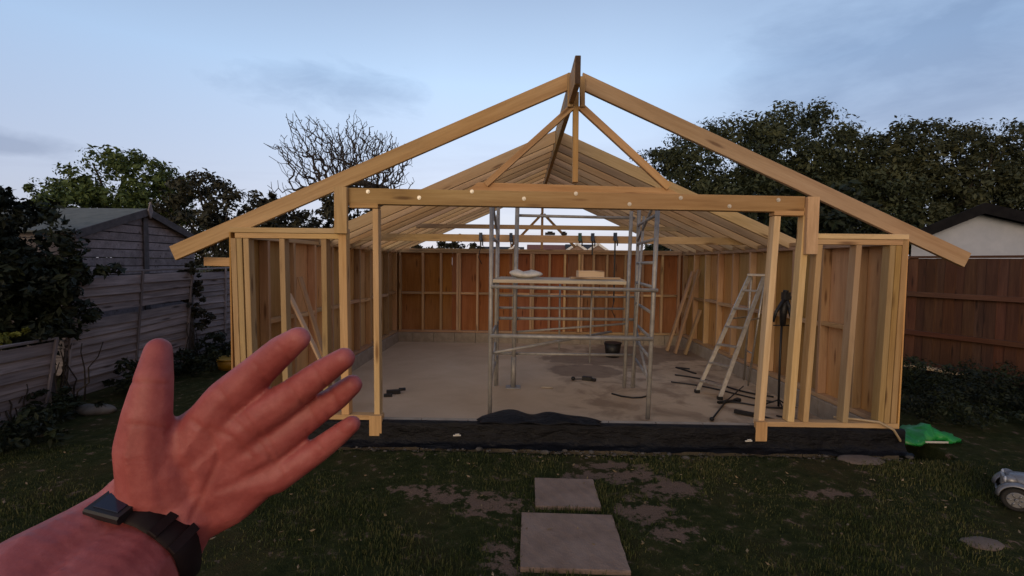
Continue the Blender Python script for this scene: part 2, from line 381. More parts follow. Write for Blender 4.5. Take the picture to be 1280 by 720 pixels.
# ------------------------------------------------------------------ ground
BARE = [(.45,-.60,.34,.16),(.72,-.82,.26,.18),(.45,-1.18,.22,.20),(.52,-1.45,.16,.12),(-.62,-1.12,.26,.17),(-.9,-1.05,.2,.1),(.35,-.42,.30,.09),
        (-1.1,-.95,.3,.09),(.15,-.62,.2,.1),(-.5,-1.75,.10,.22),(1.9,-.9,.3,.06),(-2.3,-.75,.25,.1),(-3.0,-.5,.2,.06),(1.5,-2.0,.2,.1)]
def bareness(x, y):
    b = np.zeros_like(x)
    for (cx_, cy_, rx, ry) in BARE:
        b = np.maximum(b, 1.05 - np.sqrt(((x-cx_)/rx)**2 + ((y-cy_)/ry)**2)*.75)
    return np.clip(b, 0, 1)
def axis(lo, hi, step, far):
    a = list(np.arange(lo, hi+1e-6, step)); k = step
    while a[-1] < far: k *= 1.5; a.append(a[-1]+k)
    k = step
    while a[0] > -far: k *= 1.5; a.insert(0, a[0]-k)
    return np.array(a)
gx = axis(-5.5, 5, .05, 320); gy = axis(-3.6, .5, .05, 320)
XX, YY = np.meshgrid(gx, gy)
ZZ = (np.sin(XX*2.1+1)*np.sin(YY*2.7)*.012 + rng.normal(0, .004, XX.shape)) * (np.abs(XX) < 12)
for (px_, py_, hw_) in ((-.105,-1.545,.37),(-.075,-.94,.30)):
    ZZ = np.where((np.abs(XX-px_) < hw_) & (np.abs(YY-py_) < hw_), -.012, ZZ)
ZZ = np.where((np.abs(XX) < 3.4) & (YY > -.2) & (YY < 6.4), -.30, ZZ)      # dug out under the slab
nx, ny = len(gx), len(gy)
me = bpy.data.meshes.new('lawn')
vv = np.stack([XX.ravel(), YY.ravel(), ZZ.ravel()], 1)
idx = np.arange(nx*ny).reshape(ny, nx)
ff = np.stack([idx[:-1,:-1].ravel(), idx[:-1,1:].ravel(), idx[1:,1:].ravel(), idx[1:,:-1].ravel()], 1)
me.from_pydata(vv.tolist(), [], ff.tolist())
at = me.attributes.new('bare', 'FLOAT', 'POINT'); at.data.foreach_set('value', bareness(XX.ravel(), YY.ravel()).astype(np.float32))
me.materials.append(M['ground']); me.polygons.foreach_set('use_smooth', [True]*len(me.polygons))
lawn = bpy.data.objects.new('ground', me); COL.objects.link(lawn); tag(lawn, kind='structure')

# grass blades: one uncountable thing
def blades(count, x0, x1, y0, y1, hmin, hmax, wid):
    x = rng.uniform(x0, x1, count); y = rng.uniform(y0, y1, count)
    clump = np.sin(x*3.3+1.2)*np.sin(y*4.1+.4) + .6*np.sin(x*9.1)*np.sin(y*8.3+2) + rng.normal(0, .45, count)
    keep = (rng.random(count) > bareness(x, y)*1.5) & (clump > -.15)
    for (px, py, hw) in ((-.105,-1.545,.298),(-.075,-.94,.222)):
        keep &= ~((np.abs(x-px) < hw) & (np.abs(y-py) < hw))
    x, y, clump = x[keep], y[keep], clump[keep]; k = len(x)
    h = rng.uniform(hmin, hmax, k)*(.7+.4*np.clip(clump, 0, 1.4)); a = rng.uniform(0, 6.283, k); l = rng.uniform(.1, .95, k)*h; la = rng.uniform(0, 6.283, k)
    dx, dy = np.cos(a)*wid, np.sin(a)*wid
    z0 = np.full(k, -.012)
    p0 = np.stack([x-dx, y-dy, z0], 1); p1 = np.stack([x+dx, y+dy, z0], 1)
    mx, my = x+np.cos(la)*l*.4, y+np.sin(la)*l*.4
    p2 = np.stack([mx+dx*.7, my+dy*.7, h*.65], 1); p3 = np.stack([mx-dx*.7, my-dy*.7, h*.65], 1)
    p4 = np.stack([x+np.cos(la)*l, y+np.sin(la)*l, h], 1)
    V = np.stack([p0, p1, p2, p3, p4], 1).reshape(-1, 3); i = np.arange(k)*5
    quads = np.stack([i, i+1, i+2, i+3], 1).tolist(); tris = np.stack([i+3, i+2, i+4], 1).tolist()
    t = np.repeat(rng.random(k)*.8, 5)
    return V, quads+tris, t
V, F_, T_ = blades(150000, -4.8, 4.6, -3.0, -.22, .008, .034, .0022)
me = bpy.data.meshes.new('grass'); me.from_pydata(V.tolist(), [], F_); me.materials.append(M['grass'])
at = me.attributes.new('tint', 'FLOAT', 'POINT'); at.data.foreach_set('value', T_.astype(np.float32))
grass = bpy.data.objects.new('grass', me); COL.objects.link(grass); tag(grass, 'short patchy lawn grass growing in front of the timber frame', 'grass', kind='stuff')

litter = MB()
for i in range(340):
    x = random.uniform(-4.5, 4.2); y = random.uniform(-2.6, -.3); a_ = random.uniform(0, 6.3); l_ = random.uniform(.008, .022)
    d_ = Vector((math.cos(a_), math.sin(a_), random.uniform(-.3,.3)))*l_; e_ = Vector((-d_.y, d_.x, random.uniform(-.01,.01)))*.4
    c_ = Vector((x, y, random.uniform(.012, .03))); vs_l = [c_-d_, c_+e_, c_+d_+Vector((0,0,.004)), c_-e_]
    litter.add([*vs_l, *[v-Vector((0,0,.0012)) for v in vs_l]], [(0,1,2,3), (7,6,5,4), (0,4,5,1), (1,5,6,2), (2,6,7,3), (3,7,4,0)])
tag(litter.build('leaf_litter', M['litter']), 'small pale dead leaves and chips scattered over the lawn', 'leaf litter', kind='stuff')
# ------------------------------------------------------------------ slab and plinth
XL, XR, YB = -3.10, 3.06, 5.82          # outer faces of the timber frame
ZP = .20                                # top of plinth
m = MB(); m.box((XL+.14, .10, -.2), (XR-.14, YB-.14, 0.0), 0, .005); tag(m.build('concrete_slab', M['concrete']), kind='structure')
m = MB()
def blockrow(a, b, fixed, ax):
    L = b-a; k = max(1, round(L/.44)); st = L/k
    for i in range(k):
        lo, hi = a+i*st+.004, a+(i+1)*st-.004
        if ax == 0: m.box((lo, fixed, -.2), (hi, fixed+.14, ZP), 0, .006)
        else: m.box((fixed, lo, -.2), (fixed+.14, hi, ZP), 1, .006)
blockrow(XL, XR, -.02, 0); blockrow(XL, XR, YB-.14, 0); blockrow(.124, YB-.144, XL, 1); blockrow(.124, YB-.144, XR-.14, 1)
tag(m.build('plinth', M['block']), kind='structure')

# ------------------------------------------------------------------ timber frame
FR = empty('timber_garage', (0, 0, ZP), 'unfinished pine garage frame with open rafters and bolted front beam', 'building')
ZT = 1.975                              # top of wall plates
SP = ZP + .004
def wall_side(x_out, sgn):
    # sgn +1: left wall (inside towards +X)
    m = MB(); t = .014
    ya = .0
    k = 5; st = (YB-ya)/k
    for i in range(k):
        m.box((min(x_out, x_out+sgn*t), ya+i*st+.002, ZP-.02), (max(x_out, x_out+sgn*t), ya+(i+1)*st-.002, ZT-.04), 2, .001)
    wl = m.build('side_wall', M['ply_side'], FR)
    xi0 = x_out+sgn*(t+.002); xi1 = xi0+sgn*.095; a, b = min(xi0, xi1), max(xi0, xi1)
    def part(nm, lo, hi, ax, mat='stud'):
        q = MB(); q.box(lo, hi, ax); q.build(nm, M[mat], wl)
    part('sole_plate', (a, .1, SP), (b, YB-.12, SP+.045), 1)
    part('top_plate', (a, .1, ZT-.095), (b, YB-.12, ZT-.050), 1); part('top_plate', (a, .1, ZT-.047), (b, YB-.02, ZT-.002), 1)
    ys = list(np.arange(.50, YB-.25, .565)) + [YB-.17]
    for y in ys:
        part('stud', (a+.001, y-.0235, SP+.048), (b-.001, y+.0235, ZT-.098), 2)
    zn = 1.03
    for i in range(len(ys)-1):
        dz = .0 if i % 2 else .05
        part('nogging', (a+.006, ys[i]+.026, zn-.02+dz*.3), (b-.006, ys[i+1]-.026, zn+.025+dz*.3), 1)
    return wl
LW = wall_side(XL, 1); RW = wall_side(XR, -1)
# back wall
m = MB(); k = 5; st = (XR-XL-.04)/k
for i in range(k): m.box((XL+.02+i*st+.002, YB-.014, ZP-.02), (XL+.02+(i+1)*st-.002, YB, ZT-.04), 2, .001)
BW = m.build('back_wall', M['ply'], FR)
def bpart(nm, lo, hi, ax, mat='stud'):
    q = MB(); q.box(lo, hi, ax); q.build(nm, M[mat], BW)
ba, bb = YB-.112, YB-.017
bpart('sole_plate', (XL+.12, ba, SP), (XR-.12, bb, SP+.045), 0)
bpart('top_plate', (XL+.12, ba, ZT-.095), (XR-.12, bb, ZT-.050), 0); bpart('top_plate', (XL+.02, ba, ZT-.047), (XR-.02, bb, ZT-.002), 0)
bx = [-2.94,-2.46,-2.08,-1.73,-1.68,-1.31,-.94,-.56,-.19,-.14,.20,.52,.82,.88,1.12,1.40,1.78,2.14,2.55,2.90]
bx = [min(max(x, XL+.145), XR-.145) for x in bx]
for x in bx: bpart('stud', (x-.0225, ba+.001, SP+.048), (x+.0225, bb-.001, ZT-.098), 2)
for i in range(len(bx)-1):
    if bx[i+1]-bx[i] > .12: bpart('nogging', (bx[i]+.025, ba+.006, 1.012), (bx[i+1]-.025, bb-.006, 1.056), 0)
# front wall pieces either side of the opening
def fpart(nm, lo, hi, ax, mat='pine'):
    q = MB(); q.box(lo, hi, ax); return q.build(nm, M[mat], FR)
F0, F1 = 0.0, .095
def post(nm, x, z0, z1, wdt=.047, lean=0.0, mat='pine', y0=F0, y1=F1):
    q = MB(); q.bar((x+lean, (y0+y1)/2, z0), (x, (y0+y1)/2, z1), wdt, y1-y0, (0,1,0)); return q.build(nm, M[mat], FR)
fpart('sole_plate', (XL+.01, F0, SP), (-1.70, F1, SP+.047), 0)
fpart('sole_plate', (1.83, F0, SP), (XR-.01, F1, SP+.047), 0)
fpart('top_plate', (XL+.004, F0, ZT-.045), (-2.02, F1, ZT+.002), 0, 'pine_pale'); fpart('top_plate', (XL+.055, F0+.002, ZT-.095), (-2.02, F1, ZT-.048), 0)
fpart('top_plate', (2.16, F0, ZT-.045), (XR-.004, F1, ZT+.002), 0, 'pine_pale'); fpart('top_plate', (2.16, F0+.002, ZT-.095), (XR-.055, F1, ZT-.048), 0)
zs0, zs1 = SP+.05, ZT-.098
for x, l, mt_ in ((-3.062, .03, 'pine'), (-3.008, .03, 'pine'), (-2.945, .03, 'pine_pale'), (-2.613, .02, 'pine_pale'), (-2.228, .01, 'pine')):
    post('stud', x, zs0, zs1, .05, l, mt_)
for x, l, mt_ in ((2.27, -.06, 'pine_pale'), (2.62, -.05, 'pine_pale'), (2.92, -.03, 'pine'), (2.975, -.03, 'pine'), (3.03, -.025, 'pine')):
    post('stud', x, zs0, zs1 if x < 3.0 else ZT-.05, .05, l, mt_)
# jambs, cheek blocks, posts
post('jamb', -2.057, zs0, 1.94, .072, .02); post('jamb', 2.145, zs0, 2.205, .06, -.07, 'pine_pale')
fpart('cheek_block', (-2.112, -.047, 1.93), (-1.997, -.001, 2.345), 2); fpart('cheek_block', (2.118, -.047, 1.79), (2.222, -.001, 2.298), 2, 'pine_pale')
post('post', -1.752, .21, 2.158, .052, .012, 'pine_pale', -.001, .094); post('post', 1.882, .21, 2.128, .056, -.078, 'pine_pale', -.001, .094)
fpart('foot_block', (-1.80, -.049, .075), (-1.685, -.003, .262), 2); fpart('foot_block', (1.735, -.049, .085), (1.838, -.003, .262), 2)
fpart('packer', (-1.99, 0.0, 2.165), (-1.73, .094, 2.207), 0); fpart('packer', (1.85, 0.0, 2.135), (2.12, .094, 2.178), 0)
# header beam (falls a little to the right)
q = MB(); q.bar((-2.02, .048, 2.274), (2.117, .048, 2.236), .094, .142, (0,0,1)); HB = q.build('header_beam', M['pine'], FR)
for bxx, bz in ((-1.818,2.312),(-1.352,2.262),(-.873,2.322),(-.402,2.262),(.066,2.312),(.55,2.222),(1.008,2.282),(1.446,2.212),(1.88,2.272)):
    q = MB(); q.tube([(bxx, .002, bz), (bxx, -.003, bz)], .018, 12); q.tube([(bxx, -.003, bz), (bxx, -.012, bz)], .011, 6); q.build('bolt', M['bolt'], HB)
bar('spreader_plank', (-.90, .125, 2.365), (1.05, .125, 2.325), .045, .12, M['pine'], FR, ends=(1.2, -2.2))
# king post, struts, cheeks
bar('king_post', (.068, .115, 2.43), (.062, .115, 3.24), .05, .07, M['pine'], FR, (0,1,0))
bar('cheek_board', (.008, .075, 3.10), (.006, .075, 3.40), .052, .045, M['pine'], FR, (0,1,0)); bar('cheek_board', (.118, .075, 3.10), (.112, .075, 3.37), .046, .045, M['pine'], FR, (0,1,0))
bar('strut', (-.755, .10, 2.40), (.035, .10, 3.115), .05, .055, M['pine'], FR, (0,0,1)); bar('strut', (.925, .10, 2.39), (.098, .10, 3.12), .05, .065, M['pine'], FR, (0,0,1))
# ridge board
RIX = .05
q = MB(); q.bar((RIX-.035, -.42, 3.24), (RIX-.02, YB-.02, 3.24), .047, .225, (0,0,1)); RB = q.build('ridge_board', M['pine'], FR)
q = MB(); q.bar((RIX-.035, -.428, 3.24), (RIX-.035, -.421, 3.24), .043, .22, (0,0,1)); q.build('sealed_end', M['end_seal'], RB)
# front rafters
def rafter(xa, za, xb, zb_, y, mat='pine', h=.14, nm='rafter', ends=None):
    return bar(nm, (xa, y, za), (xb, y, zb_), .044, h, M[mat], FR, (0,0,1), ends=ends)
TY = .122
rafter(-.002, 3.345, -3.70, 1.735, TY, 'pine', .14, 'front_rafter', (-.455, 0)); rafter(.122, 3.345, 3.68, 1.755, TY, 'pine_pale', .14, 'front_rafter', (-.455, 0))
# common rafters
SL = (3.332-1.98)/(3.06)
NR = 11
for i in range(NR):
    y = 1.75 + i*(YB-.06-1.75)/(NR-1)
    for s_ in (-1, 1):
        xr0 = RIX-.035+.015*(y+.42)/6.2; xa = xr0 + s_*.028; xb = s_*3.14 + .0
        za = 3.262; zb_ = za - SL*(abs(xb-xr0)-.028)
        rafter(xa, za, xb, zb_, y + s_*.004, random.choice(['rafter_pine','rafter_pine','pine_pale']), .14, 'rafter', (-SL, -SL))
# rear gable king post and struts
bar('king_post', (.03, YB-.10, 1.98), (.03, YB-.10, 3.10), .05, .05, M['pine'], FR, (0,1,0))
bar('strut', (-.62, YB-.16, 2.02), (.02, YB-.16, 2.70), .045, .05, M['pine'], FR); bar('strut', (.72, YB-.16, 2.02), (.06, YB-.16, 2.70), .045, .05, M['pine'], FR)
# long ties lying across the plates
bar('tie_beam', (-2.92, 2.55, 2.035), (2.86, 2.62, 2.03), .047, .105, M['pine_pale'], FR)
bar('tie_beam', (-2.15, 3.62, 2.28), (2.18, 3.62, 2.27), .047, .07, M['pine_pale'], FR)

# stub of rail outside the left wall
m = MB(); m.bar((-3.55, .35, 1.66), (-3.108, .35, 1.655), .05, .085); 
one(m, 'timber_stub', M['pine_pale'], 'short pale timber stub sticking out left of the frame corner', 'timber', origin=(-3.3, .35, 1.61))

# ------------------------------------------------------------------ black membrane over the front edge
def sheet(name, prof, x0, x1, nxs, amp, mat, label, cat, thick=.003):
    """profile of (y,z) points swept along X with wrinkles, given a thickness"""
    m = MB(); P_ = []
    for i in range(nxs+1):
        x = x0+(x1-x0)*i/nxs; row = []
        for j, (y, z) in enumerate(prof):
            wv = amp[j]*(math.sin(x*7.1+j*1.3)+.6*math.sin(x*17.3+j*2.1)+.5*math.sin(x*31+j*.7)+random.uniform(-.6,.6))
            row.append(Vector((x, y - abs(wv)*.8, max(z + wv*.5, .004 if j < len(prof)-1 else .004))))
        P_.append(row)
    k = len(prof); vs = [p for r in P_ for p in r]
    vs2 = [p+Vector((0, .0, -thick)) for p in vs]
    fs = [(i*k+j, (i+1)*k+j, (i+1)*k+j+1, i*k+j+1) for i in range(nxs) for j in range(k-1)]
    m.add(vs, fs, None, .5, True)
    return m
pr = [(.035, ZP+.004), (.008, ZP+.007), (-.022, ZP+.007), (-.034, ZP-.012), (-.03, .13), (-.034, .06), (-.045, .03), (-.07, .02), (-.10, .016), (-.14, .006)]
am = [.0, .002, .004, .007, .014, .018, .018, .018, .018, .018]
m = sheet('membrane', pr, -3.13, 3.09, 150, am, M['membrane'], '', '')
mem = one(m, 'plastic_membrane', M['membrane'], 'black plastic damp proof sheet draped over the slab front edge', 'plastic sheet', origin=(0, -.1, 0))
# raised loose flap of the membrane
m = MB(); vs, fs = [], []; NXF, NYF = 26, 8
for i in range(NXF+1):
    u = i/NXF; x = -.80 + 1.13*u
    env = math.sin(math.pi*min(1, max(0, u)))**.6
    for j in range(NYF+1):
        v = j/NYF
        y = -.045 + v*(.10+.26*env*(0.7+.3*math.sin(u*5+1)))
        z = ZP+.014 + env*(.036*math.sin(v*2.2) + .012*math.sin(u*19+v*3)) + (.02*v*env*math.sin(u*11))
        vs.append((x + .02*math.sin(v*5+u*9), y, z))
for i in range(NXF):
    for j in range(NYF): a = i*(NYF+1)+j; fs.append((a, a+NYF+1, a+NYF+2, a+1))
m.add(vs, fs, None, .5, True); fl = m.build('loose_flap', M['membrane'], mem)
sm = fl.modifiers.new('thick', 'SOLIDIFY'); sm.thickness = .004
m = MB()
for i in range(230):
    x = random.uniform(-2.2, 3.1); y = -.15-abs(random.gauss(0, .07)); r_ = random.uniform(.004, .016)*(2.2 if random.random() < .06 else 1)
    m.sphere((x, y, r_*.3), r_, (random.uniform(.8,1.5), random.uniform(.6,1), random.uniform(.4,.8)), 7, 5)
tag(m.build('rubble', M['rubble']), 'small stones and crumbs of concrete along the foot of the black sheet', 'rubble', kind='stuff')
# scraps of white plastic
for i, (x, y, l, lab) in enumerate(((-1.02, -.075, .07, 'white plastic scrap stuck to the black sheet near left post'), (1.62, -.09, .06, 'white plastic scrap on the black sheet near right post'))):
    m = MB(); m.bar((x, y, .10), (x+l, y-.005, .105), .012, .012, (0,0,1)); m.bar((x+l*.3, y-.004, .112), (x+l*.8, y-.012, .118), .008, .01)
    one(m, 'plastic_scrap', M['white_bag'], lab, 'litter', 'white plastic scraps')

# ------------------------------------------------------------------ paving slabs
def paver(cx_, cy_, w_, rot, lab):
    m = MB(); m.bar((-w_/2, 0, .0), (w_/2, 0, .0), w_, .05, (0,0,1), .008)
    o = one(m, 'paving_slab', M['paving'], lab, 'paving slab', 'paving slabs in the lawn', (0, 0, 0))
    # break the edge up
    bm = bmesh.new(); bm.from_mesh(o.data); bmesh.ops.subdivide_edges(bm, edges=bm.edges[:], cuts=14, use_grid_fill=True)
    for v in bm.verts:
        d = math.sin(v.co.x*61+v.co.y*37)*.0018+random.uniform(-.0012,.0012); v.co += Vector((d, -d*.7, d*.5))
    bm.to_mesh(o.data); bm.free()
    o.location = (cx_, cy_, -.013); o.rotation_euler = (0, 0, rot); return o
paver(-.105, -1.545, .60, -.019, 'large square concrete paving slab nearest the viewer in the lawn')
paver(-.075, -.94, .45, -.019, 'smaller square concrete paving slab beyond the large one')

def rock(name, c, r, sq, mat, lab, cat, group=None, seed=0, rough=.18):
    m = MB(); m.sphere((0,0,0), r, sq, 16, 10, .5); o = one(m, name, mat, lab, cat, group, (0,0,0)); rr = random.Random(seed)
    ph = [rr.uniform(0, 6) for _ in range(6)]
    for v in o.data.vertices:
        p = v.co/r; k = 1 + rough*(math.sin(p.x*3+ph[0])*math.sin(p.y*3+ph[1]) + .6*math.sin(p.x*7+ph[2])*math.sin(p.z*6+ph[3]) + .3*math.sin(p.y*13+ph[4]))
        v.co *= k
    o.location = c; return o
rock('stepping_stone', (2.56, -.23, .0), .20, (1, .55, .10), M['pale_stone'], 'round pale stepping stone in the grass before the right wall', 'stone', 'stepping stones', 1, .08)
rock('stepping_stone', (2.42, -1.49, .0), .125, (1, .62, .12), M['pale_stone'], 'small oval pale stepping stone near the silver toy car', 'stone', 'stepping stones', 2, .1)
rock('rock', (-5.05, .72, .03), .22, (1, .5, .28), M['stone'], 'long grey rock lying below the leaning fence panel', 'rock', 'garden rocks', 3)
rock('rock', (-5.0, .05, .03), .16, (1, .6, .4), M['stone'], 'mottled grey rock half hidden in weeds at far left', 'rock', 'garden rocks', 4)
rock('rock', (-3.95, 1.35, .02), .11, (1, .5, .25), M['stone'], 'small flat pale rock on grass beside the raised thumb', 'rock', 'garden rocks', 5)

# ------------------------------------------------------------------ scaffold tower
SC = empty('scaffold_tower', (.1, 1.4, 0), 'grey galvanised scaffold tower standing on the concrete inside the frame', 'scaffold')
TR = .024
def tube(nm, a, b, r=TR, par=SC): q = MB(); q.tube([a, b], r, 10); return q.build(nm, M['galv'], par)
xl, xr, yf, yr_ = -.735, .965, .74, 2.08
tube('upright', (xl, yf, .02), (xl, yf, 2.40)); tube('upright', (xl+.01, yr_, .02), (xl+.01, yr_, 2.47))
tube('upright', (xr, yf, .02), (xr+.05, yf, 2.40)); tube('upright', (xr+.16, yr_, .02), (xr+.18, yr_, 2.47))
tube('upright', (-.50, 2.05, .03), (-.47, 2.05, 2.47), .03); tube('upright', (.99, 2.02, .03), (1.03, 2.02, 2.38))
q = MB(); q.bar((-.60, 2.05, .008), (-.40, 2.05, .008), .18, .012); q.build('base_plate', M['galv'], SC)
q = MB(); q.tube([(-.50, 2.05, .012), (-.495, 2.05, .42)], .036, 12); q.build('prop_sleeve', M['galv'], SC)
for x, dx, zt in ((xl, .01, 0), (xr+.03, .14, 0)):
    for z in ((.42, .88, 1.44, 1.95) if dx < .1 else (.42, .66, .88, 1.16, 1.44, 1.70, 1.95, 2.2)): tube('rung', (x, yf+.02, z), (x+dx, yr_-.02, z), .018)
    tube('diagonal_brace', (x, yf+.02, .30), (x+dx, yr_-.02, .84), .016); tube('diagonal_brace', (x, yf+.02, 2.36), (x+dx, yr_-.02, 2.0), .016)
    tube('frame_stile', (x+.01, yr_-.42, .12), (x+.01+dx*.7, yr_-.42, 2.28), .016)
tube('ledger', (xl, yf-.045, .905), (xr+.02, yf-.045, .895), .022); tube('ledger', (xl, yf-.045, 1.43), (xr+.06, yf-.045, 1.41), .02)
tube('ledger', (xl+.02, yr_+.045, .93), (xr+.17, yr_+.045, .935), .02); tube('ledger', (xl+.02, yr_+.09, 1.07), (1.0, yr_+.09, 1.075), .016)
tube('ledger', (xl+.02, yr_+.045, .45), (xr+.16, yr_+.045, .45), .018)
tube('ledger', (xl+.02, yr_+.045, 1.24), (xr+.16, yr_+.045, 1.24), .014); tube('guard_rail', (-.47, yr_+.045, 2.32), (1.1, yr_+.045, 2.30), .02)
tube('diagonal_brace', (xl, yf+.05, .70), (.80, yr_-.05, .78), .016); tube('diagonal_brace', (-.47, yr_+.02, .75), (1.0, yr_+.02, .88), .014)
tube('coupler', (.12, 2.14, .50), (.12, 2.14, 1.40), .014); tube('coupler', (.42, 1.35, .50), (.43, 1.35, 1.40), .01)
# decking boards lying on the tower
labs = ['front worn deck board on the scaffold tower', 'second deck board of the scaffold platform behind the front one', 'third deck board of the scaffold platform counted from the front', 'rearmost deck board of the scaffold platform']
for i in range(4):
    y0 = .72+i*.30
    m = MB(); m.bar((-.715+.012*i, y0+.14, 1.487), (.70-.03*(i % 2)+.06*i, y0+.14, 1.481), .27, .036, (0,0,1), .004)
    one(m, 'deck_board', M['deck'], labs[i], 'board', 'scaffold deck boards', (0, y0+.14, 1.46))
# things on the deck
m = MB(); vs, fs = [], []; nu, nv = 20, 9
for j in range(nv):
    v = j/(nv-1); 
    for i in range(nu):
        a = 2*math.pi*i/nu; rr = math.sin(math.pi*(.06+.88*v))**.5
        vs.append((-.37+.19*rr*math.cos(a)*(1+.12*math.sin(3*a+v*4)), 1.25+.11*rr*math.sin(a)*(1+.15*math.cos(2*a)), 1.506+.085*v*(1+.22*math.sin(a*2+1))))
for j in range(nv-1):
    for i in range(nu): fs.append((j*nu+i, j*nu+(i+1) % nu, (j+1)*nu+(i+1) % nu, (j+1)*nu+i))
fs += [tuple(range(nu-1,-1,-1)), tuple((nv-1)*nu+i for i in range(nu))]
m.add(vs, fs, None, .5, True); one(m, 'sack', M['white_bag'], 'crumpled off-white sack lying on the left of the scaffold deck', 'sack')
m = MB(); m.bar((.25, 1.30, 1.553), (.55, 1.32, 1.553), .16, .095); one(m, 'timber_offcut', M['offcut'], 'thick pale timber block on the scaffold deck', 'timber', 'offcuts on the scaffold deck')
m = MB(); m.bar((.14, 1.05, 1.521), (.70, 1.10, 1.518), .10, .022); one(m, 'timber_offcut', M['offcut'], 'thin pale strip lying before the thick block on the deck', 'timber', 'offcuts on the scaffold deck')

# clamps and straps hanging on the long tie beam
def clamp(x, y, z, drop, mat, lab, tail=None):
    c = empty('bar_clamp', (x, y, z), lab, 'clamp', 'clamps hanging on the tie beam')
    q = MB(); q.box((x-.022, y-.045, z-.105), (x+.022, y+.03, z+.006), 2, .008); q.build('jaw', M[mat], c)
    q = MB(); q.box((x-.010, y-.014, z-drop), (x+.010, y+.006, z-.107), 2, .002); q.build('bar', M['black'], c)
    q = MB(); q.tube([(x+.015, y-.02, z-.07), (x+.03, y-.03, z-.13), (x+.028, y-.03, z-.18)], [.009, .010, .008], 8); q.build('handle', M['black'], c)
    if tail:
        q = MB(); q.tube([(x, y-.02, z-drop+.02), (x-.03, y-.03, z-drop-.12), (x+.02, y-.03, z-drop-.22)], .006, 6); q.build('tail', M['black'], c)
clamp(-.99, 2.50, 2.10, .22, 'blue', 'dark blue clamp at the left end of the clamped tie beam', True)
clamp(-.56, 2.50, 2.10, .16, 'blue', 'small dark clamp on the tie beam beside the steel prop')
clamp(.42, 2.51, 2.11, .14, 'teal', 'teal clamp on the tie beam above the middle of the deck')
clamp(.60, 2.51, 2.11, .30, 'blue', 'dark clamp just right of the teal one on the beam')
clamp(.92, 2.51, 2.12, .98, 'blue', 'very long black bar clamp reaching down below the scaffold deck', True)
for x, l, lab in ((.0, .14, 'longer flat black block resting on top of the tie beam'), (.20, .08, 'shorter flat black block resting on top of the tie beam')):
    m = MB(); m.bar((x-l/2, 2.57, 2.107), (x+l/2, 2.575, 2.107), .05, .035); m.bar((x-l/4, 2.57, 2.133), (x+l/4, 2.575, 2.133), .03, .015)
    one(m, 'packing_block', M['black'], lab, 'block', 'black blocks on the tie beam')

# ------------------------------------------------------------------ step ladder
LD = empty('step_ladder', (2.35, 2.2, 0), 'aluminium step ladder leaning open against the right wall', 'ladder')
B0, B1 = Vector((1.93, 1.93, .02)), Vector((2.10, 1.62, .02)); T0, T1 = Vector((2.66, 2.12, 1.56)), Vector((2.79, 2.00, 1.56))
def lbar(nm, a, b, w_, h_, mat='alu', up=(0,0,1)):
    q = MB(); q.bar(a, b, w_, h_, up, .002); return q.build(nm, M[mat], LD)
lbar('stile', B0, T0, .028, .05, up=(1,0,0)); lbar('stile', B1, T1, .028, .05, up=(1,0,0))
for i in range(6):
    t = .09+i*.155; a = B0.lerp(T0, t); b = B1.lerp(T1, t); lbar('tread', a, b, .085, .022)
lbar('top_cap', T0+Vector((-.02,.01,.0)), T1+Vector((.02,-.01,0)), .10, .03)
b0, b1 = Vector((2.86, 2.62, .02)), Vector((2.76, 2.28, .02))
q = MB(); q.tube([b0, T0+Vector((.03,.02,-.03))], .014, 8); q.build('rear_leg', M['alu'], LD); q = MB(); q.tube([b1, T1+Vector((.02,.02,-.03))], .014, 8); q.build('rear_leg', M['alu'], LD)
q = MB(); q.tube([b0.lerp(T0,.3), b1.lerp(T1,.3)], .010, 8); q.build('rear_brace', M['alu'], LD)
lbar('spreader', B0.lerp(T0,.62), b0.lerp(T0,.62), .02, .02); lbar('spreader', B1.lerp(T1,.62), b1.lerp(T1,.62), .02, .02)
for p in (B0, B1): 
    q = MB(); q.box((p.x-.03, p.y-.03, .0), (p.x+.03, p.y+.03, .04), 2, .006); q.build('foot', M['black'], LD)

# ------------------------------------------------------------------ tripod with folded legs on a pole
TP = empty('tripod_stand', (2.655, 1.29, 0), 'black light stand with folded tripod head and orange handle near the right post', 'tripod')
tx, ty = 2.655, 1.29
q = MB(); q.tube([(tx, ty, .02), (tx-.005, ty, .50), (tx, ty, 1.0)], .013, 10); q.build('pole', M['black'], TP)
q = MB(); q.tube([(tx+.01, ty, .98), (tx+.012, ty, 1.16), (tx+.03, ty, 1.30)], [.030, .042, .036], 12); q.build('column', M['black'], TP)
q = MB(); q.box((tx-.005, ty-.045, 1.29), (tx+.075, ty+.045, 1.375), 2, .015); q.tube([(tx+.03, ty, 1.37), (tx+.035, ty, 1.40)], .03, 12); q.tube([(tx+.06, ty-.03, 1.33), (tx+.12, ty-.04, 1.27)], .014, 8); q.build('head', M['black'], TP)
for dx, z1, rr in ((-.13, 1.03, .018), (.105, 1.16, .016)):
    q = MB(); q.tube([(tx+.02+dx*.15, ty-.02, 1.28), (tx+.01+dx*.75, ty-.03, 1.15), (tx+.01+dx, ty-.035, z1)], [.024, rr, rr*.8], 10); q.build('leg', M['black'], TP)
q = MB(); q.tube([(tx+.055, ty-.04, 1.20), (tx+.09, ty-.045, 1.06)], [.024, .016], 10); q.build('leg', M['black'], TP)
q = MB(); q.tube([(tx+.09, ty-.045, 1.06), (tx+.115, ty-.05, .955)], [.017, .012], 10); q.build('handle', M['orange'], TP)
q = MB(); q.tube([(tx-.10, ty, .985), (tx+.12, ty, .985)], .007, 8); q.build('cross_bar', M['black'], TP)
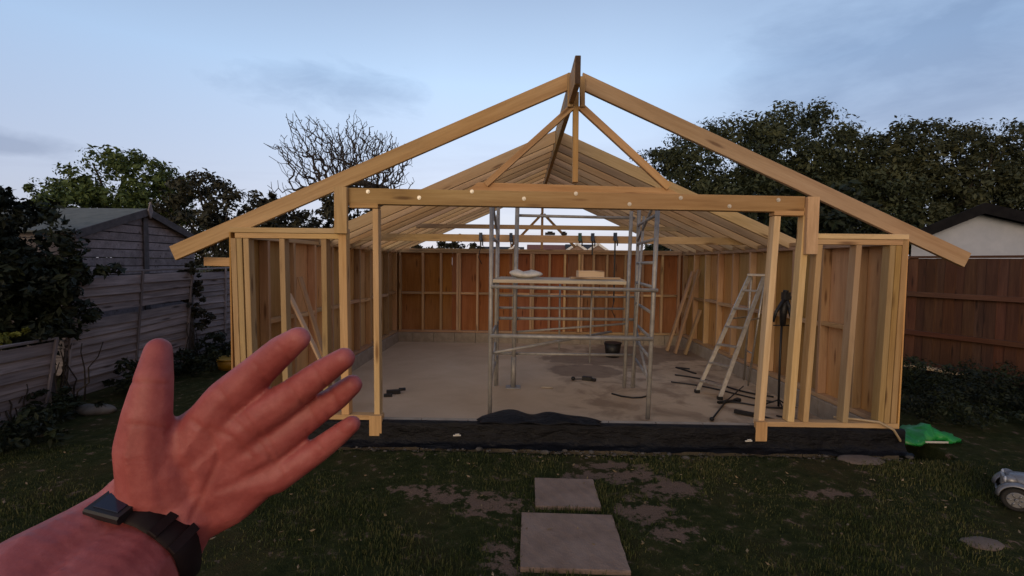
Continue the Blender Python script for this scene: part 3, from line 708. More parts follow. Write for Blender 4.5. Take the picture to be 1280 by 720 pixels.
for a in (0.4, 2.5, 4.6):
    q = MB(); q.tube([(tx, ty, .10), (tx+.16*math.cos(a), ty+.16*math.sin(a), .012)], .009, 8); q.build('foot', M['black'], TP)

# rods, cables, small tools on the floor
def thin(nm, pts, r, mat, lab, cat, group=None):
    m = MB(); m.tube(pts, r, 8); return one(m, nm, M[mat], lab, cat, group)
PR = empty('telescopic_rod', (2.2, 1.6, .02), 'thin black telescopic rod lying on the concrete beside the ladder foot', 'rod')
q = MB(); q.tube([(1.66, .76, .02), (2.10, 1.45, .022)], .010, 8); q.build('rod', M['black'], PR)
q = MB(); q.tube([(2.10, 1.45, .022), (2.66, 2.20, .03)], .007, 8); q.build('inner_rod', M['black'], PR)
q = MB(); q.tube([(2.07, 1.41, .024), (2.12, 1.48, .024)], .02, 10); q.build('collar', M['black'], PR)
q = MB(); q.sphere((1.66, .76, .025), .025, (1,1,.9), 10, 8); q.build('tip', M['black'], PR)
def wavy(a, b, amp, k, z=.014):
    a = Vector(a); b = Vector(b); d = b-a; nrm = Vector((-d.y, d.x, 0)).normalized(); out = []
    for i in range(25):
        t = i/24; out.append(a+d*t+nrm*amp*math.sin(t*k)+Vector((0,0,z)))
    return out
thin('cable', wavy((1.95, 2.9, 0), (2.85, 1.75, 0), .09, 6), .011, 'black', 'thick black cable curving across the floor behind the ladder', 'cable', 'cables on the floor')
thin('cable', wavy((1.75, 2.45, 0), (2.75, 1.55, 0), .07, 5), .010, 'black', 'black cable running from the ladder towards the tripod', 'cable', 'cables on the floor')
thin('cable', wavy((2.0, 1.45, 0), (2.85, 1.25, 0), .06, 7), .010, 'black', 'black cable lying on the floor behind the right post', 'cable', 'cables on the floor')
thin('cable', wavy((2.45, .95, 0), (2.90, .42, 0), .04, 5), .009, 'black', 'short black cable inside the front right studs', 'cable', 'cables on the floor')
thin('cable', [(0.78, 1.78, .012), (.88, 1.66, .012), (1.0, 1.60, .012), (1.12, 1.62, .012), (1.20, 1.68, .012)], .011, 'black', 'dark curved cable end between the right scaffold legs', 'cable', 'cables on the floor')
m = MB(); m.bar((2.00, 1.42, .02), (2.28, 1.52, .02), .035, .03); m.bar((2.24, 1.50, .02), (2.30, 1.53, .03), .06, .04)
one(m, 'hand_tool', M['black'], 'black stubby hand tool lying by the ladder foot', 'tool', 'tools on the floor')
m = MB(); m.bar((2.03, 1.05, .03), (2.26, .86, .03), .045, .04); m.bar((2.26, .86, .03), (2.42, .70, .02), .018, .018); m.box((2.39, .66, 0), (2.47, .74, .05), 0, .01)
one(m, 'hand_tool', M['black'], 'black long handled tool lying right of the right post foot', 'tool', 'tools on the floor')
m = MB(); m.bar((2.144, 3.45, .012), (2.33, 3.35, .012), .03, .02); m.bar((2.144, 3.45, .012), (2.31, 3.02, .012), .03, .02)
one(m, 'angle_iron', M['black'], 'thin dark bent angle piece on the floor near planks', 'tool')
m = MB(); m.bar((-2.10, 1.62, .03), (-1.93, 1.66, .03), .05, .05); m.bar((-2.10, 1.50, .02), (-2.0, 1.52, .02), .04, .035); m.tube([(-1.95, 1.66, .055), (-1.88, 1.70, .05)], .02, 8)
one(m, 'hand_tool', M['black'], 'small black tool on the floor behind the left post', 'tool', 'tools on the floor')
m = MB(); m.sphere((.36, 2.50, .03), .03, (1,1,1)); m.tube([(.37, 2.50, .02), (.52, 2.52, .02)], .008, 8); m.bar((.50, 2.54, .03), (.62, 2.49, .03), .07, .055); m.bar((.60, 2.50, .025), (.67, 2.44, .025), .05, .04)
one(m, 'hand_tool', M['black'], 'black power tool lying mid floor under the scaffold', 'tool', 'tools on the floor')
thin('offcut_strip', [(-.12, 2.05, .01), (.04, 2.04, .01)], .01, 'deck', 'small grey sliver of wood on the floor under the scaffold', 'timber')
# black bucket at the back right
BK = empty('bucket', (1.28, 4.35, 0), 'black bucket standing in the damp patch behind the scaffold', 'bucket')
q = MB(); q.tube([(1.28, 4.35, .0), (1.28, 4.35, .26)], [.12, .155], 20); q.tube([(1.28, 4.35, .245), (1.28, 4.35, .262)], .165, 20); q.build('body', M['black'], BK)
q = MB(); q.tube([(1.28+.16*math.cos(a), 4.35-.03, .25+.13*math.sin(a)) for a in np.linspace(0, math.pi, 14)], .005, 6); q.build('handle', M['galv'], BK)

# leaning planks
def plank(a, b, w_, h_, mat, lab, up=(0,1,0)):
    m = MB(); m.bar(a, b, w_, h_, up); return one(m, 'plank', M[mat], lab, 'plank', 'loose planks leaning on the walls')
plank((2.44, 4.93, .02), (2.88, 4.88, 1.56), .045, .09, 'stud', 'longest left plank of the three leaning in the far right corner')
plank((2.52, 4.68, .02), (2.90, 4.62, 1.60), .045, .09, 'stud', 'middle plank of the three leaning in the far right corner')
plank((2.68, 4.60, .02), (2.90, 4.50, .86), .045, .09, 'stud', 'shortest plank of the three leaning in the far right corner')
plank((-2.30, .74, .03), (-2.84, .60, 1.33), .022, .075, 'offcut', 'pale narrow plank leaning on the front left studs', (0,1,0))
plank((-2.46, .98, .03), (-2.87, .92, 1.50), .02, .10, 'stud', 'brown thin board leaning inside the left wall behind the pale plank', (0,1,0))

# ------------------------------------------------------------------ green bag, hose, toy car
GB = MB(); vs, fs = [], []; NU, NV = 40, 14
for i in range(NU+1):
    u = i/NU; x = 3.06 + .74*u
    hh = .055 + .10*math.exp(-((u-.62)/.22)**2) + .03*math.exp(-((u-.18)/.1)**2) - .02*math.exp(-((u-.34)/.06)**2)
    wd = (.17 + .05*math.sin(u*7))*(math.sin(math.pi*min(.97, max(.03, u)))**.35)
    for j in range(NV):
        a = 2*math.pi*j/NV
        y = .27 + wd*math.cos(a) + .012*math.sin(u*40+j)
        z = max(.004, hh*.5 + hh*.5*math.sin(a)*(1+.25*math.sin(u*23+j*1.7)))
        vs.append((x+.015*math.sin(j*2.1+u*9)+random.uniform(-.006,.006), y+random.uniform(-.008,.008), max(.004, z+random.uniform(-.009,.009))))
for i in range(NU):
    for j in range(NV): fs.append((i*NV+j, (i+1)*NV+j, (i+1)*NV+(j+1) % NV, i*NV+(j+1) % NV))
fs += [tuple(range(NV)), tuple(NU*NV+j for j in range(NV-1, -1, -1))]
GB.add(vs, fs, None, .5, True); gbo = one(GB, 'plastic_bag', M['bag'], 'bright green plastic sack lying on the ground by the right corner', 'bag')
q = MB(); q.bar((3.36, .115, .045), (3.60, .10, .05), .004, .018); q.bar((3.34, .12, .038), (3.37, .118, .045), .006, .03); q.build('printed_strip', M['white_bag'], gbo)
thin('hose', [(2.55, .14, .262), (2.72, .06, .268), (2.86, -.02, .27), (2.95, -.075, .22), (3.03, -.05, .12), (3.10, .03, .06)], .011, 'hose', 'pale hose curling off the sole plate towards the green bag', 'hose')

# silver ride-on toy car, its nose towards the left
TC = empty('toy_car', (3.36, -.95, 0), 'small silver vintage style toy car at the right edge of the lawn', 'toy car')
def loft(secs, n=14):
    """secs: list of (x, ycentre, zcentre, halfwidth, halfheight, power)"""
    m = MB(); vs, fs = [], []
    for (x, yc, zc, hw, hh, p) in secs:
        for k in range(n):
            a = 2*math.pi*k/n; ca, sa = math.cos(a), math.sin(a)
            vs.append((x, yc+hw*math.copysign(abs(ca)**p, ca), zc+hh*math.copysign(abs(sa)**p, sa)))
    for i in range(len(secs)-1):
        for k in range(n): fs.append((i*n+k, i*n+(k+1) % n, (i+1)*n+(k+1) % n, (i+1)*n+k))
    fs += [tuple(range(n)), tuple((len(secs)-1)*n+k for k in range(n-1, -1, -1))]
    m.add(vs, fs, None, .5, True); return m
loft([(3.06,-.95,.155,.05,.035,.7),(3.09,-.95,.165,.075,.06,.7),(3.25,-.95,.175,.095,.07,.7),(3.42,-.95,.16,.105,.055,.7),(3.60,-.95,.165,.10,.06,.7),(3.74,-.95,.15,.07,.045,.8),(3.80,-.95,.135,.03,.02,1)]).build('body', M['silver'], TC)
q = MB(); q.box((3.42, -1.02, .19), (3.60, -.88, .245), 0, .02); q.build('seat', M['leather'], TC)
q = MB(); q.tube([(3.36+.0*math.cos(a), -.95+.05*math.cos(a), .275+.05*math.sin(a)) for a in np.linspace(0, 2*math.pi, 20)], .006, 6, False); q.tube([(3.30, -.95, .23), (3.36, -.95, .275)], .005, 6); q.build('steering_wheel', M['black'], TC)
q = MB(); q.box((3.045, -1.0, .12), (3.062, -.90, .20), 2, .004); q.build('grille', M['galv'], TC)
q = MB(); q.tube([(3.03, -1.04, .09), (3.025, -.95, .088), (3.03, -.86, .09)], .007, 8); q.build('bumper', M['silver'], TC)
for yy in (-1.075, -.825):
    # fender: arched strip over each wheel
    for xc_ in (3.115, 3.62):
        m = MB(); vs, fs = [], []
        for i in range(15):
            a = math.pi*(i/14)*.98 + .05; 
            for dy, dr in ((-.045, .0), (-.02, .012), (.02, .012), (.045, 0)): vs.append((xc_-math.cos(a)*(.094+dr), yy+dy, .085+math.sin(a)*(.094+dr)))
        for i in range(14):
            for k in range(3): fs.append((i*4+k, (i+1)*4+k, (i+1)*4+k+1, i*4+k+1))
        m.add(vs, fs, None, .5, True); fo = m.build('mudguard', M['silver'], TC); s2 = fo.modifiers.new('thick', 'SOLIDIFY'); s2.thickness = .005
        wmb = MB(); sgn = -1 if yy < -.95 else 1
        wmb.tube([(xc_, yy-.028, .08), (xc_, yy-.022, .08), (xc_, yy+.022, .08), (xc_, yy+.028, .08)], [.070, .080, .080, .070], 24)
        wo = wmb.build('wheel', M['tyre'], TC)
        q = MB(); q.tube([(xc_, yy+sgn*.026, .08), (xc_, yy+sgn*.032, .08)], [.056, .050], 24); q.tube([(xc_, yy+sgn*.030, .08), (xc_, yy+sgn*.042, .08)], [.016, .010], 12)
        for k in range(6):
            a = k*math.pi/3; q.tube([(xc_+.02*math.cos(a), yy+sgn*.035, .08+.02*math.sin(a)), (xc_+.046*math.cos(a), yy+sgn*.033, .08+.046*math.sin(a))], .005, 6)
        q.build('hubcap', M['silver'], wo)
for yy in (-1.03, -.87):
    q = MB(); q.sphere((3.085, yy, .19), .030, (1.2, 1, 1)); ho = q.build('headlight', M['silver'], TC)
    q = MB(); q.sphere((3.062, yy, .19), .023, (.6, 1, 1)); q.build('lens', M['glass_lens'], ho)
TC.location = (3.31, -1.13, 0); TC.rotation_euler = (0, 0, R(-40))

# ------------------------------------------------------------------ fences
RF = empty('brown_fence', (6.4, 3.0, 0), 'tall brown close board fence with two rails along the right side', 'fence')
fa, fb = Vector((5.0, 6.0, 0)), Vector((8.3, -1.3, 0)); fd = (fb-fa).normalized(); fn = Vector((-fd.y, fd.x, 0)); 
if fn.x > 0: fn = -fn       # towards the garden
LF = (fb-fa).length; nb = int(LF/.125)
q = MB()
for i in range(nb):
    p = fa+fd*(i+.5)*.125 + (-fn)*(.004+.010*(i % 2)); tz = 1.83+random.uniform(-.008,.008)
    q.bar(p+Vector((0,0,.16)), p+Vector((0,0,tz)), .013, .132, fd, .001)
q.build('board_panel', M['fence_brown'], RF)
for z in (.62, 1.25): bar('rail', fa+fn*.04+Vector((0,0,z)), fb+fn*.04+Vector((0,0,z)), .07, .075, M['fence_brown'], RF)
bar('cap_rail', fa+Vector((0,0,1.855)), fb+Vector((0,0,1.855)), .065, .035, M['fence_brown'], RF)
bar('gravel_board', fa+Vector((0,0,.075)), fb+Vector((0,0,.075)), .025, .15, M['fence_brown'], RF)
m = MB(); pp = Vector((6.72, 2.28, 0))+fn*.03; m.box((pp.x-.05, pp.y-.05, 0), (pp.x+.05, pp.y+.05, 1.35), 2, .012); m.prism([(pp.x-.05, pp.y-.05, 1.352), (pp.x+.05, pp.y-.05, 1.352), (pp.x+.02, pp.y+.02, 1.40), (pp.x-.03, pp.y+.02, 1.40)], (0, .02, .0))
one(m, 'fence_post', M['stone'], 'pale concrete repair post before the brown fence at right edge', 'post')
m = MB(); m.bar((5.75, 3.75, .10), (6.55, 2.75, .06), .16, .04); one(m, 'loose_board', M['offcut'], 'pale loose board lying at the foot of the brown fence', 'board')

def lap_panel(p0, p1, h, lean, lab, broken=(), drop=0.0, skew=0.0, nsl=12):
    p0 = Vector(p0); p1 = Vector(p1); d = (p1-p0).normalized(); L = (p1-p0).length; nn = Vector((-d.y, d.x, 0)); 
    if nn.x < 0: nn = -nn
    F = empty('lap_fence_panel', p0, lab, 'fence', 'old grey lap fence along the left')
    up = (Vector((0,0,1))+nn*lean).normalized()
    q = MB(); k = int(h/.105)
    for i in range(k):
        if i in broken: continue
        z = .08+i*(h-.1)/k; sag = random.uniform(-.03,.03)
        a = p0+up*(z+random.uniform(-.008,.008))+nn*(.012+random.uniform(-.004,.006)); b = p1+up*(z+sag+skew)+nn*(.012+random.uniform(-.004,.010))
        mid = a.lerp(b, .5)+up*random.uniform(-.012,.012)+nn*random.uniform(-.005,.012)
        tl = (up+nn*-.24).normalized()
        tt = random.random()
        q.bar(a, mid, .012, .118, tl, .001, tt); q.bar(mid-d*.0, b, .012, .118, tl, .001, tt)
    q.build('slats', M['old_fence'], F)
    for t in (.02, .5, .98):
        p = p0.lerp(p1, t); bar('batten', p+nn*.04+Vector((0,0,.02)), p+nn*.04+up*(h+skew*t), .035, .022, M['old_fence'], F, up=nn)
    bar('capping', p0+up*(h+.0), p1+up*(h+skew), .05, .025, M['old_fence'], F)
    return F
lap_panel((-5.72, 1.02, 0), (-5.76, 3.16, 0), 1.50, .10, 'large weathered lap fence panel with sagging slats behind the thumb', (9,), 0, .05)
lap_panel((-5.80, 3.30, 0), (-5.74, 5.05, 0), 1.52, .03, 'upright weathered lap fence panel just left of the frame', (), 0, .03)
lap_panel((-5.74, 5.18, 0), (-5.70, 7.0, 0), 1.50, .0, 'far weathered lap fence panel mostly hidden by the frame', (), 0, 0)
lap_panel((-5.35, -1.5, 0), (-5.50, .62, 0), .86, .18, 'low sunken lap fence panel at the left edge below bush', (), 0, -.02)
for x, y, h, lab in ((-5.66, .86, 1.30, 'leaning grey fence post left of the large fence panel'), (-5.68, 3.22, 1.62, 'grey fence post overgrown with ivy between two lap panels')):
    m = MB(); m.bar((x, y, 0), (x-.04, y+.02, h), .08, .08, (0,1,0), .008); one(m, 'fence_post', M['shed_trim'], lab, 'post', 'old fence posts')
m = MB(); m.bar((-4.42, 3.1, .05), (-4.55, 3.3, 1.62), .03, .05, (0,1,0)); one(m, 'grey_batten', M['grey_board'], 'thin grey batten leaning upright by the frame corner', 'timber')

# ------------------------------------------------------------------ garden shed
SH = empty('garden_shed', (-6.5, 3.3, 0), 'weathered grey wooden shed with felt roof behind the lap fence', 'shed')
sx0, sx1, sy0, sy1, ze, za = -9.2, -6.5, 2.12, 4.52, 2.03, 2.43; sym = (sy0+sy1)/2
q = MB(); zz = .05
while zz < za-.04:
    z2 = min(zz+.114, za-.02)
    def half(z): return (sy1-sy0)/2 if z <= ze else (sy1-sy0)/2*(za-z)/(za-ze)
    h1, h2 = half(zz), half(z2)
    if h2 > .03: q.prism([(sx1, sym-h1, zz), (sx1, sym+h1, zz), (sx1, sym+h2, z2), (sx1, sym-h2, z2)], (.022 if int(zz*8) % 2 else .016, 0, 0))
    zz += .127
q.build('gable_wall', M['grey_board'], SH)
q = MB(); zz = .05
while zz < ze-.05: q.bar((sx0, sy0, zz+.06), (sx1-.01, sy0, zz+.06), .018, .122); q.bar((sx0, sy1, zz+.06), (sx1-.01, sy1, zz+.06), .018, .122); zz += .127
q.prism([(sx0, sy0, .05), (sx0, sy1, .05), (sx0, sy1, ze), (sx0, sym, za-.01), (sx0, sy0, ze)], (.02, 0, 0))
q.build('side_wall', M['grey_board'], SH)
rs = (za-ze)/(sym-sy0)
for s_, ye in ((-1, sy0-.12), (1, sy1+.12)):
    q = MB(); zeav = za+.03-rs*abs(ye-sym)
    q.prism([(sx0-.1, ye, zeav), (sx0-.1, sym+s_*.004, za+.03), (sx0-.1, sym+s_*.004, za+.055), (sx0-.1, ye, zeav+.025)], (sx1-sx0+.2, 0, 0)); q.build('roof', M['felt'], SH)
    bar('bargeboard', (sx1+.105, ye, zeav-.035), (sx1+.105, sym+s_*.02, za-.005), .02, .11, M['shed_trim'], SH)
bar('corner_trim', (sx1+.045, sym, .3), (sx1+.045, sym, za-.06), .02, .10, M['shed_trim'], SH, (0,1,0))
q = MB(); q.prism([(sx1+.12, sym, za-.10), (sx1+.12, sym+.05, za+.02), (sx1+.12, sym, za+.16), (sx1+.12, sym-.05, za+.02)], (.02, 0, 0)); q.build('finial', M['grey_board'], SH)

# yellow tub by the left corner
YT = empty('plastic_tub', (-4.88, 2.95, 0), 'yellow plastic tub on dark ground left of the frame corner', 'tub')
q = MB(); q.tube([(-4.88, 2.95, .0), (-4.88, 2.95, .16)], [.17, .21], 22); q.build('body', M['yellow'], YT)
q = MB(); q.tube([(-4.88, 2.95, .15), (-4.88, 2.95, .172)], .222, 22); q.build('rim', M['yellow'], YT)

# ------------------------------------------------------------------ white bungalow at right
BN = empty('white_bungalow', (11, 8, 0), 'white bungalow gable with dark fascia beyond the brown fence', 'house')
gx0, gxa, gx1, gy0 = 9.35, 10.85, 14.6, 7.85; z0_, zA, z1_ = 2.42, 3.06, 2.25
q = MB(); q.prism([(gx0, gy0, 0), (gx1, gy0, 0), (gx1, gy0, z1_), (gxa, gy0, zA), (gx0, gy0, z0_)], (4.9, 5.0, 0)); q.build('wall', M['white_wall'], BN)
for (xa, za_, xb, zb_) in ((gx0-.35, z0_-.13, gxa, zA+.02), (gxa, zA+.02, gx1+.3, z1_-.05)):
    q = MB(); q.prism([(xa, gy0-.25, za_+.01), (xb, gy0-.25, zb_+.01), (xb, gy0-.25, zb_+.19), (xa, gy0-.25, za_+.19)], (5.3, 5.4, 0)); q.build('roof', M['tile_dark'], BN)
    q = MB(); q.prism([(xa, gy0-.28, za_-.06), (xb, gy0-.28, zb_-.06), (xb, gy0-.28, zb_+.20), (xa, gy0-.28, za_+.20)], (0, .025, 0)); q.build('fascia', M['fascia'], BN)
# distant houses beyond the back wall
def far_house(x, y, w_, h_e, h_r, roofmat, lab, gables):
    H = empty('bungalow', (x, y, 0), lab, 'house', 'distant bungalows beyond the back wall')
    q = MB(); q.prism([(x-w_/2, y, 0), (x+w_/2, y, 0), (x+w_/2, y, h_e), (x-w_/2, y, h_e)], (0, 6, 0)); q.build('wall', M['brick'], H)
    q = MB(); q.prism([(x-w_/2-.2, y-.3, h_e-.1), (x-w_/2-.2, y+3, h_r), (x-w_/2-.2, y+6.3, h_e-.1)], (w_+.4, 0, 0)); q.build('roof', M[roofmat], H)
    for g in gables:
        q = MB(); q.prism([(g-1.2, y-.8, 0), (g+1.2, y-.8, 0), (g+1.2, y-.8, h_e), (g, y-.8, h_r-.2), (g-1.2, y-.8, h_e)], (0, 2, 0)); q.build('gable', M['brick'], H)
        for s_ in (-1, 1):
            q = MB(); q.bar((g+s_*1.45, y-.95, h_e-.16), (g, y-.95, h_r-.08), .08, .22); q.build('bargeboard', M['pale_trim'], H)
        q = MB(); q.box((g-.45, y-.86, h_e-1.1), (g+.45, y-.81, h_e-.1), 0, .01); q.build('window', M['window'], H)
    return H
far_house(2.9, 46, 4.6, 2.6, 3.75, 'red_tile', 'distant brick bungalow with red tiled roof beyond the back wall', ())
far_house(6.4, 45, 3.4, 2.9, 3.80, 'tile_dark', 'distant bungalow with two white edged gables beyond back wall', (5.3, 7.4))
far_house(-2.6, 48, 5.0, 2.7, 3.55, 'tile_dark', 'distant grey roofed bungalow left of the red roofed one', (-1.0,))

# ------------------------------------------------------------------ trees and shrubs
def leaf_mesh(name, centers, radii, count, size, mat, parent=None, origin=(0,0,0), flat=.75, seed=1, hollow=.55, lower=-.9):
    r = np.random.default_rng(seed)
    centers = np.array(centers, float); radii = np.array(radii, float)
    if radii.ndim == 1: radii = np.stack([radii, radii, radii*flat], 1)
    wts = (radii[:,0]*radii[:,1])**1.0; wts /= wts.sum()
    # sub-clumps near each blob's surface
    ncl = max(12, min(700, count//45))
    b = r.choice(len(centers), ncl, p=wts)
    d = r.normal(size=(ncl, 3)); d /= np.linalg.norm(d, axis=1)[:,None]; d[:,2] = np.where(d[:,2] < lower, -d[:,2], d[:,2])
    rad = hollow + (1-hollow)*r.random(ncl)**.6
    cc = centers[b] + d*radii[b]*rad[:,None]
    cs = radii[b].mean(1)*r.uniform(.12, .30, ncl); ct = r.random(ncl)
    k = r.integers(0, ncl, count)
    e = r.normal(size=(count, 3)); e /= np.linalg.norm(e, axis=1)[:,None]
    p = cc[k] + e*(cs[k]*r.random(count)**.45)[:,None]*np.array([1,1,.75])
    nrm = e*.7 + r.normal(size=(count, 3))*.5 + np.array([0,0,.35]); nrm /= np.linalg.norm(nrm, axis=1)[:,None]
    t = np.cross(nrm, r.normal(size=(count, 3))); t /= np.linalg.norm(t, axis=1)[:,None]; u = np.cross(nrm, t)
    s = size*(.45+1.15*r.random(count)**1.6)[:,None]*(.75+.6*ct[k])[:,None]
    A = p - t*s; B = p + u*s*.45 + nrm*s*.12; C_ = p + t*s; D = p - u*s*.45 + nrm*s*.12
    V = np.stack([A, B, C_, D], 1).reshape(-1, 3) - np.array(origin)
    i = np.arange(count)*4
    me = bpy.data.meshes.new(name); me.from_pydata(V.tolist(), [], np.stack([i, i+1, i+2, i+3], 1).tolist()); me.materials.append(mat)
    tt = np.repeat(ct[k]*.7 + r.random(count)*.3, 4)
    a = me.attributes.new('tint', 'FLOAT', 'POINT'); a.data.foreach_set('value', tt.astype(np.float32))
    o = bpy.data.objects.new(name, me); COL.objects.link(o)
    if parent: o.parent = parent
    else: o.location = origin
    return o, cc
def limb_path(a, b, wob, r, n=5):
    a = Vector(a); b = Vector(b); L = (b-a).length; out = [a]
    for i in range(1, n): out.append(a.lerp(b, i/n)+Vector([r.uniform(-1,1)*wob*L for _ in range(3)]))
    return out+[b]
def tree(label, base, blobs, count, size, mat, trunk_r=.22, group=None, seed=1, flat=.8, hollow=.5, name='leafy_tree', limbs=16):
    base = Vector(base); rr = random.Random(seed)
    T = empty(name, base, label, 'tree', group)
    cen = [b[:3] for b in blobs]; rad = [(b[3], b[3], b[3]*(b[4] if len(b) > 4 else flat)) for b in blobs]
    o, cc = leaf_mesh('crown', cen, rad, count, size, mat, T, tuple(base), flat, seed, hollow)
    q = MB(); top = Vector(cen[0]); fork = base.lerp(top, .45)
    q.tube(limb_path(base, fork, .02, rr), [trunk_r*(1.25-.10*i) for i in range(6)], 10)
    for i in range(limbs):
        tgt = Vector(cc[rr.randrange(len(cc))]); st = base.lerp(fork, rr.uniform(.75, 1.0))
        q.tube(limb_path(st, st.lerp(tgt, .92), .05, rr), [trunk_r*.45*(1-.15*k) for k in range(6)], 7)
    q.build('trunk', M['bark'], T)
    return T
BG = 'big trees beyond the right fence'
tree('large dark broad tree right of the roof peak, sky through its left edge', (8.0, 17.5, 0), [(8.2,17.5,5.9,2.7,.85),(5.9,17,5.3,1.9),(4.6,16.6,4.7,1.3),(10.2,17.2,6.0,2.5),(7.2,16.6,3.6,2.4),(9.6,16.4,3.6,2.6)], 48000, .082, M['leaf_wood'], .32, BG, 11, hollow=.45)
tree('tall rounded dark tree forming the middle of the right tree mass', (12.6, 18.2, 0), [(12.2,18.2,6.6,2.6,.9),(14.9,18.2,6.0,2.4),(11.4,17.2,4.4,2.6),(14,17,4.2,2.6),(12.8,16.8,3.0,2.6)], 48000, .082, M['leaf_wood'], .32, BG, 12)
tree('olive brown tree behind the white bungalow gable', (17.5, 17.5, 0), [(17.2,17.5,5.9,2.5,.9),(19.6,17.5,6.0,2.5),(15.6,17.6,5.9,2.0),(16,16.6,4.0,2.4),(18.6,16.4,3.8,2.8)], 40000, .085, M['leaf_olive'], .30, BG, 13)
tree('dark olive tree at the far right edge above the bungalow roof', (22.5, 17.0, 0), [(22,17,5.9,2.5,.9),(24.5,17.2,6.0,2.6),(21.5,16,4.0,2.6),(24.2,16,3.6,3.0)], 36000, .088, M['leaf_olive'], .30, BG, 14)
tree('dark low evergreen tree filling the gap under the right rafter', (8.9, 11.5, 0), [(9.0,11.6,2.6,1.8,1.0),(7.4,12.0,2.3,1.6,1.0),(10.8,12.4,2.6,1.7),(5.9,12.6,1.9,1.3)], 9000, .12, M['leaf_dark'], .2, BG, 15)
tree('leafy green tree with rounded crown behind the shed', (-14.0, 12.3, 0), [(-14.2,12.3,3.9,1.75,.85),(-15.9,12.2,3.3,1.4),(-16.9,12.0,2.6,1.1),(-12.6,12,3.6,1.2),(-14.3,11.6,2.7,1.8),(-12.4,11.6,2.5,1.5)], 24000, .075, M['leaf_green'], .2, 'trees beyond the left fence', 21)
tree('dark brownish tree with sparse top between green tree and frame', (-10.0, 11.3, 0), [(-10.8,11.3,3.5,1.25),(-9.3,11.2,2.9,1.2),(-8.2,11.4,2.4,1.1),(-10.0,10.8,2.2,1.6),(-7.8,11.2,2.0,1.3),(-8.8,11.0,2.0,1.3)], 19000, .068, M['leaf_brown'], .18, 'trees beyond the left fence', 22, hollow=.35)
tree('small dark evergreen beneath the bare tree behind the left rafter', (-6.9, 12.4, 0), [(-6.9,12.4,2.9,1.1,1.1),(-5.8,12.4,2.9,1.0),(-8.5,12.8,2.9,1.0),(-9.3,13.2,3.6,.6),(-6.4,12.0,1.7,1.4),(-7.8,12.2,1.9,1.2)], 10500, .085, M['leaf_brown'], .15, 'trees beyond the left fence', 23, hollow=.3)
tree('thin leafy tree seen through the frame above the back wall', (-2.7, 11.4, 0), [(-3.2,11.4,2.2,.7),(-2.3,11.3,2.05,.6),(-1.7,11.5,1.8,.5),(-3.9,11.5,1.9,.6)], 1300, .085, M['leaf_brown'], .10, 'trees beyond the left fence', 24, hollow=.2)
tree('dark leafy tree seen under the right rafters over the back wall', (5.2, 10.8, 0), [(5.0,10.8,2.0,.9),(3.9,10.9,1.9,.6),(6.2,10.9,1.9,.9),(3.0,11.2,1.65,.4)], 4000, .09, M['leaf_dark'], .12, BG, 25)

# bare branchy tree
def bare_tree(label, base, cen, rad, count, seed):
    T = empty('bare_tree', base, label, 'tree'); r = np.random.default_rng(seed)
    base = np.array(base, float); cen = np.array(cen, float); rad = np.array(rad, float)
    fork = base+np.array([.05, 0, cen[2]-rad[2]*1.05])
    nodes = [base, base+(fork-base)*.5+np.array([.06,.03,0]), fork]; par = [-1, 0, 1]
    d = r.normal(size=(count, 3)); d /= np.linalg.norm(d, axis=1)[:,None]; d[:,2] = np.where(d[:,2] < -.35, -d[:,2], d[:,2])
    lob = .80 + .17*np.sin(d[:,0]*4.1+1.0)*np.cos(d[:,2]*3.7+.6) + .13*np.sin(d[:,0]*9.3+d[:,2]*7.1) + .09*np.sin(d[:,1]*8+d[:,0]*15)
    pts = cen + d*rad*(lob*(r.random(count)**.36))[:,None]*1.08
    pts = pts[np.argsort(np.linalg.norm((pts-fork)/rad, axis=1))]
    for p in pts:
        A = np.array(nodes[2:]); v = p-A; L = np.linalg.norm(v, axis=1)
        out = A-fork; ol = np.linalg.norm(out, axis=1)+.05
        cosang = (v*out).sum(1)/(L*ol+1e-6)
        cost = L*(1.25-.45*cosang) + .10*ol - .12*v[:,2]/(L+.01)*L
        k = int(np.argmin(cost))+2; a = nodes[k]; steps = max(1, int(L[k-2]/.35)); prev = k
        for i in range(steps):
            t = (i+1)/steps; q_ = a+(p-a)*t + (r.normal(size=3)*.028 if i < steps-1 else 0)
            nodes.append(q_); par.append(prev); prev = len(nodes)-1
    wgt = np.zeros(len(nodes)); child = np.zeros(len(nodes), int)
    for i in range(len(nodes)-1, 0, -1):
        wgt[i] += 1 if child[i] == 0 else 0; wgt[par[i]] += wgt[i]; child[par[i]] += 1
    wgt[0] = max(wgt[0], wgt[1]); rr = np.clip(.0085*wgt**.47, .0085, .22)
    br = MB(); tw = MB()
    for i in range(1, len(nodes)):
        big = rr[i] > .05
        (br if big else tw).tube([nodes[par[i]], nodes[i]], [min(rr[par[i]], rr[i]*1.5), rr[i]], 7 if big else 4, False)
    br.build('trunk', M['bark'], T); tw.build('branches', M['twig'], T)
    return T
bare_tree('nearly bare branchy tree standing behind the left rafter', (-6.6, 13.8, 0), (-6.9, 13.8, 4.8), (3.1, 2.2, 2.5), 2600, 5)

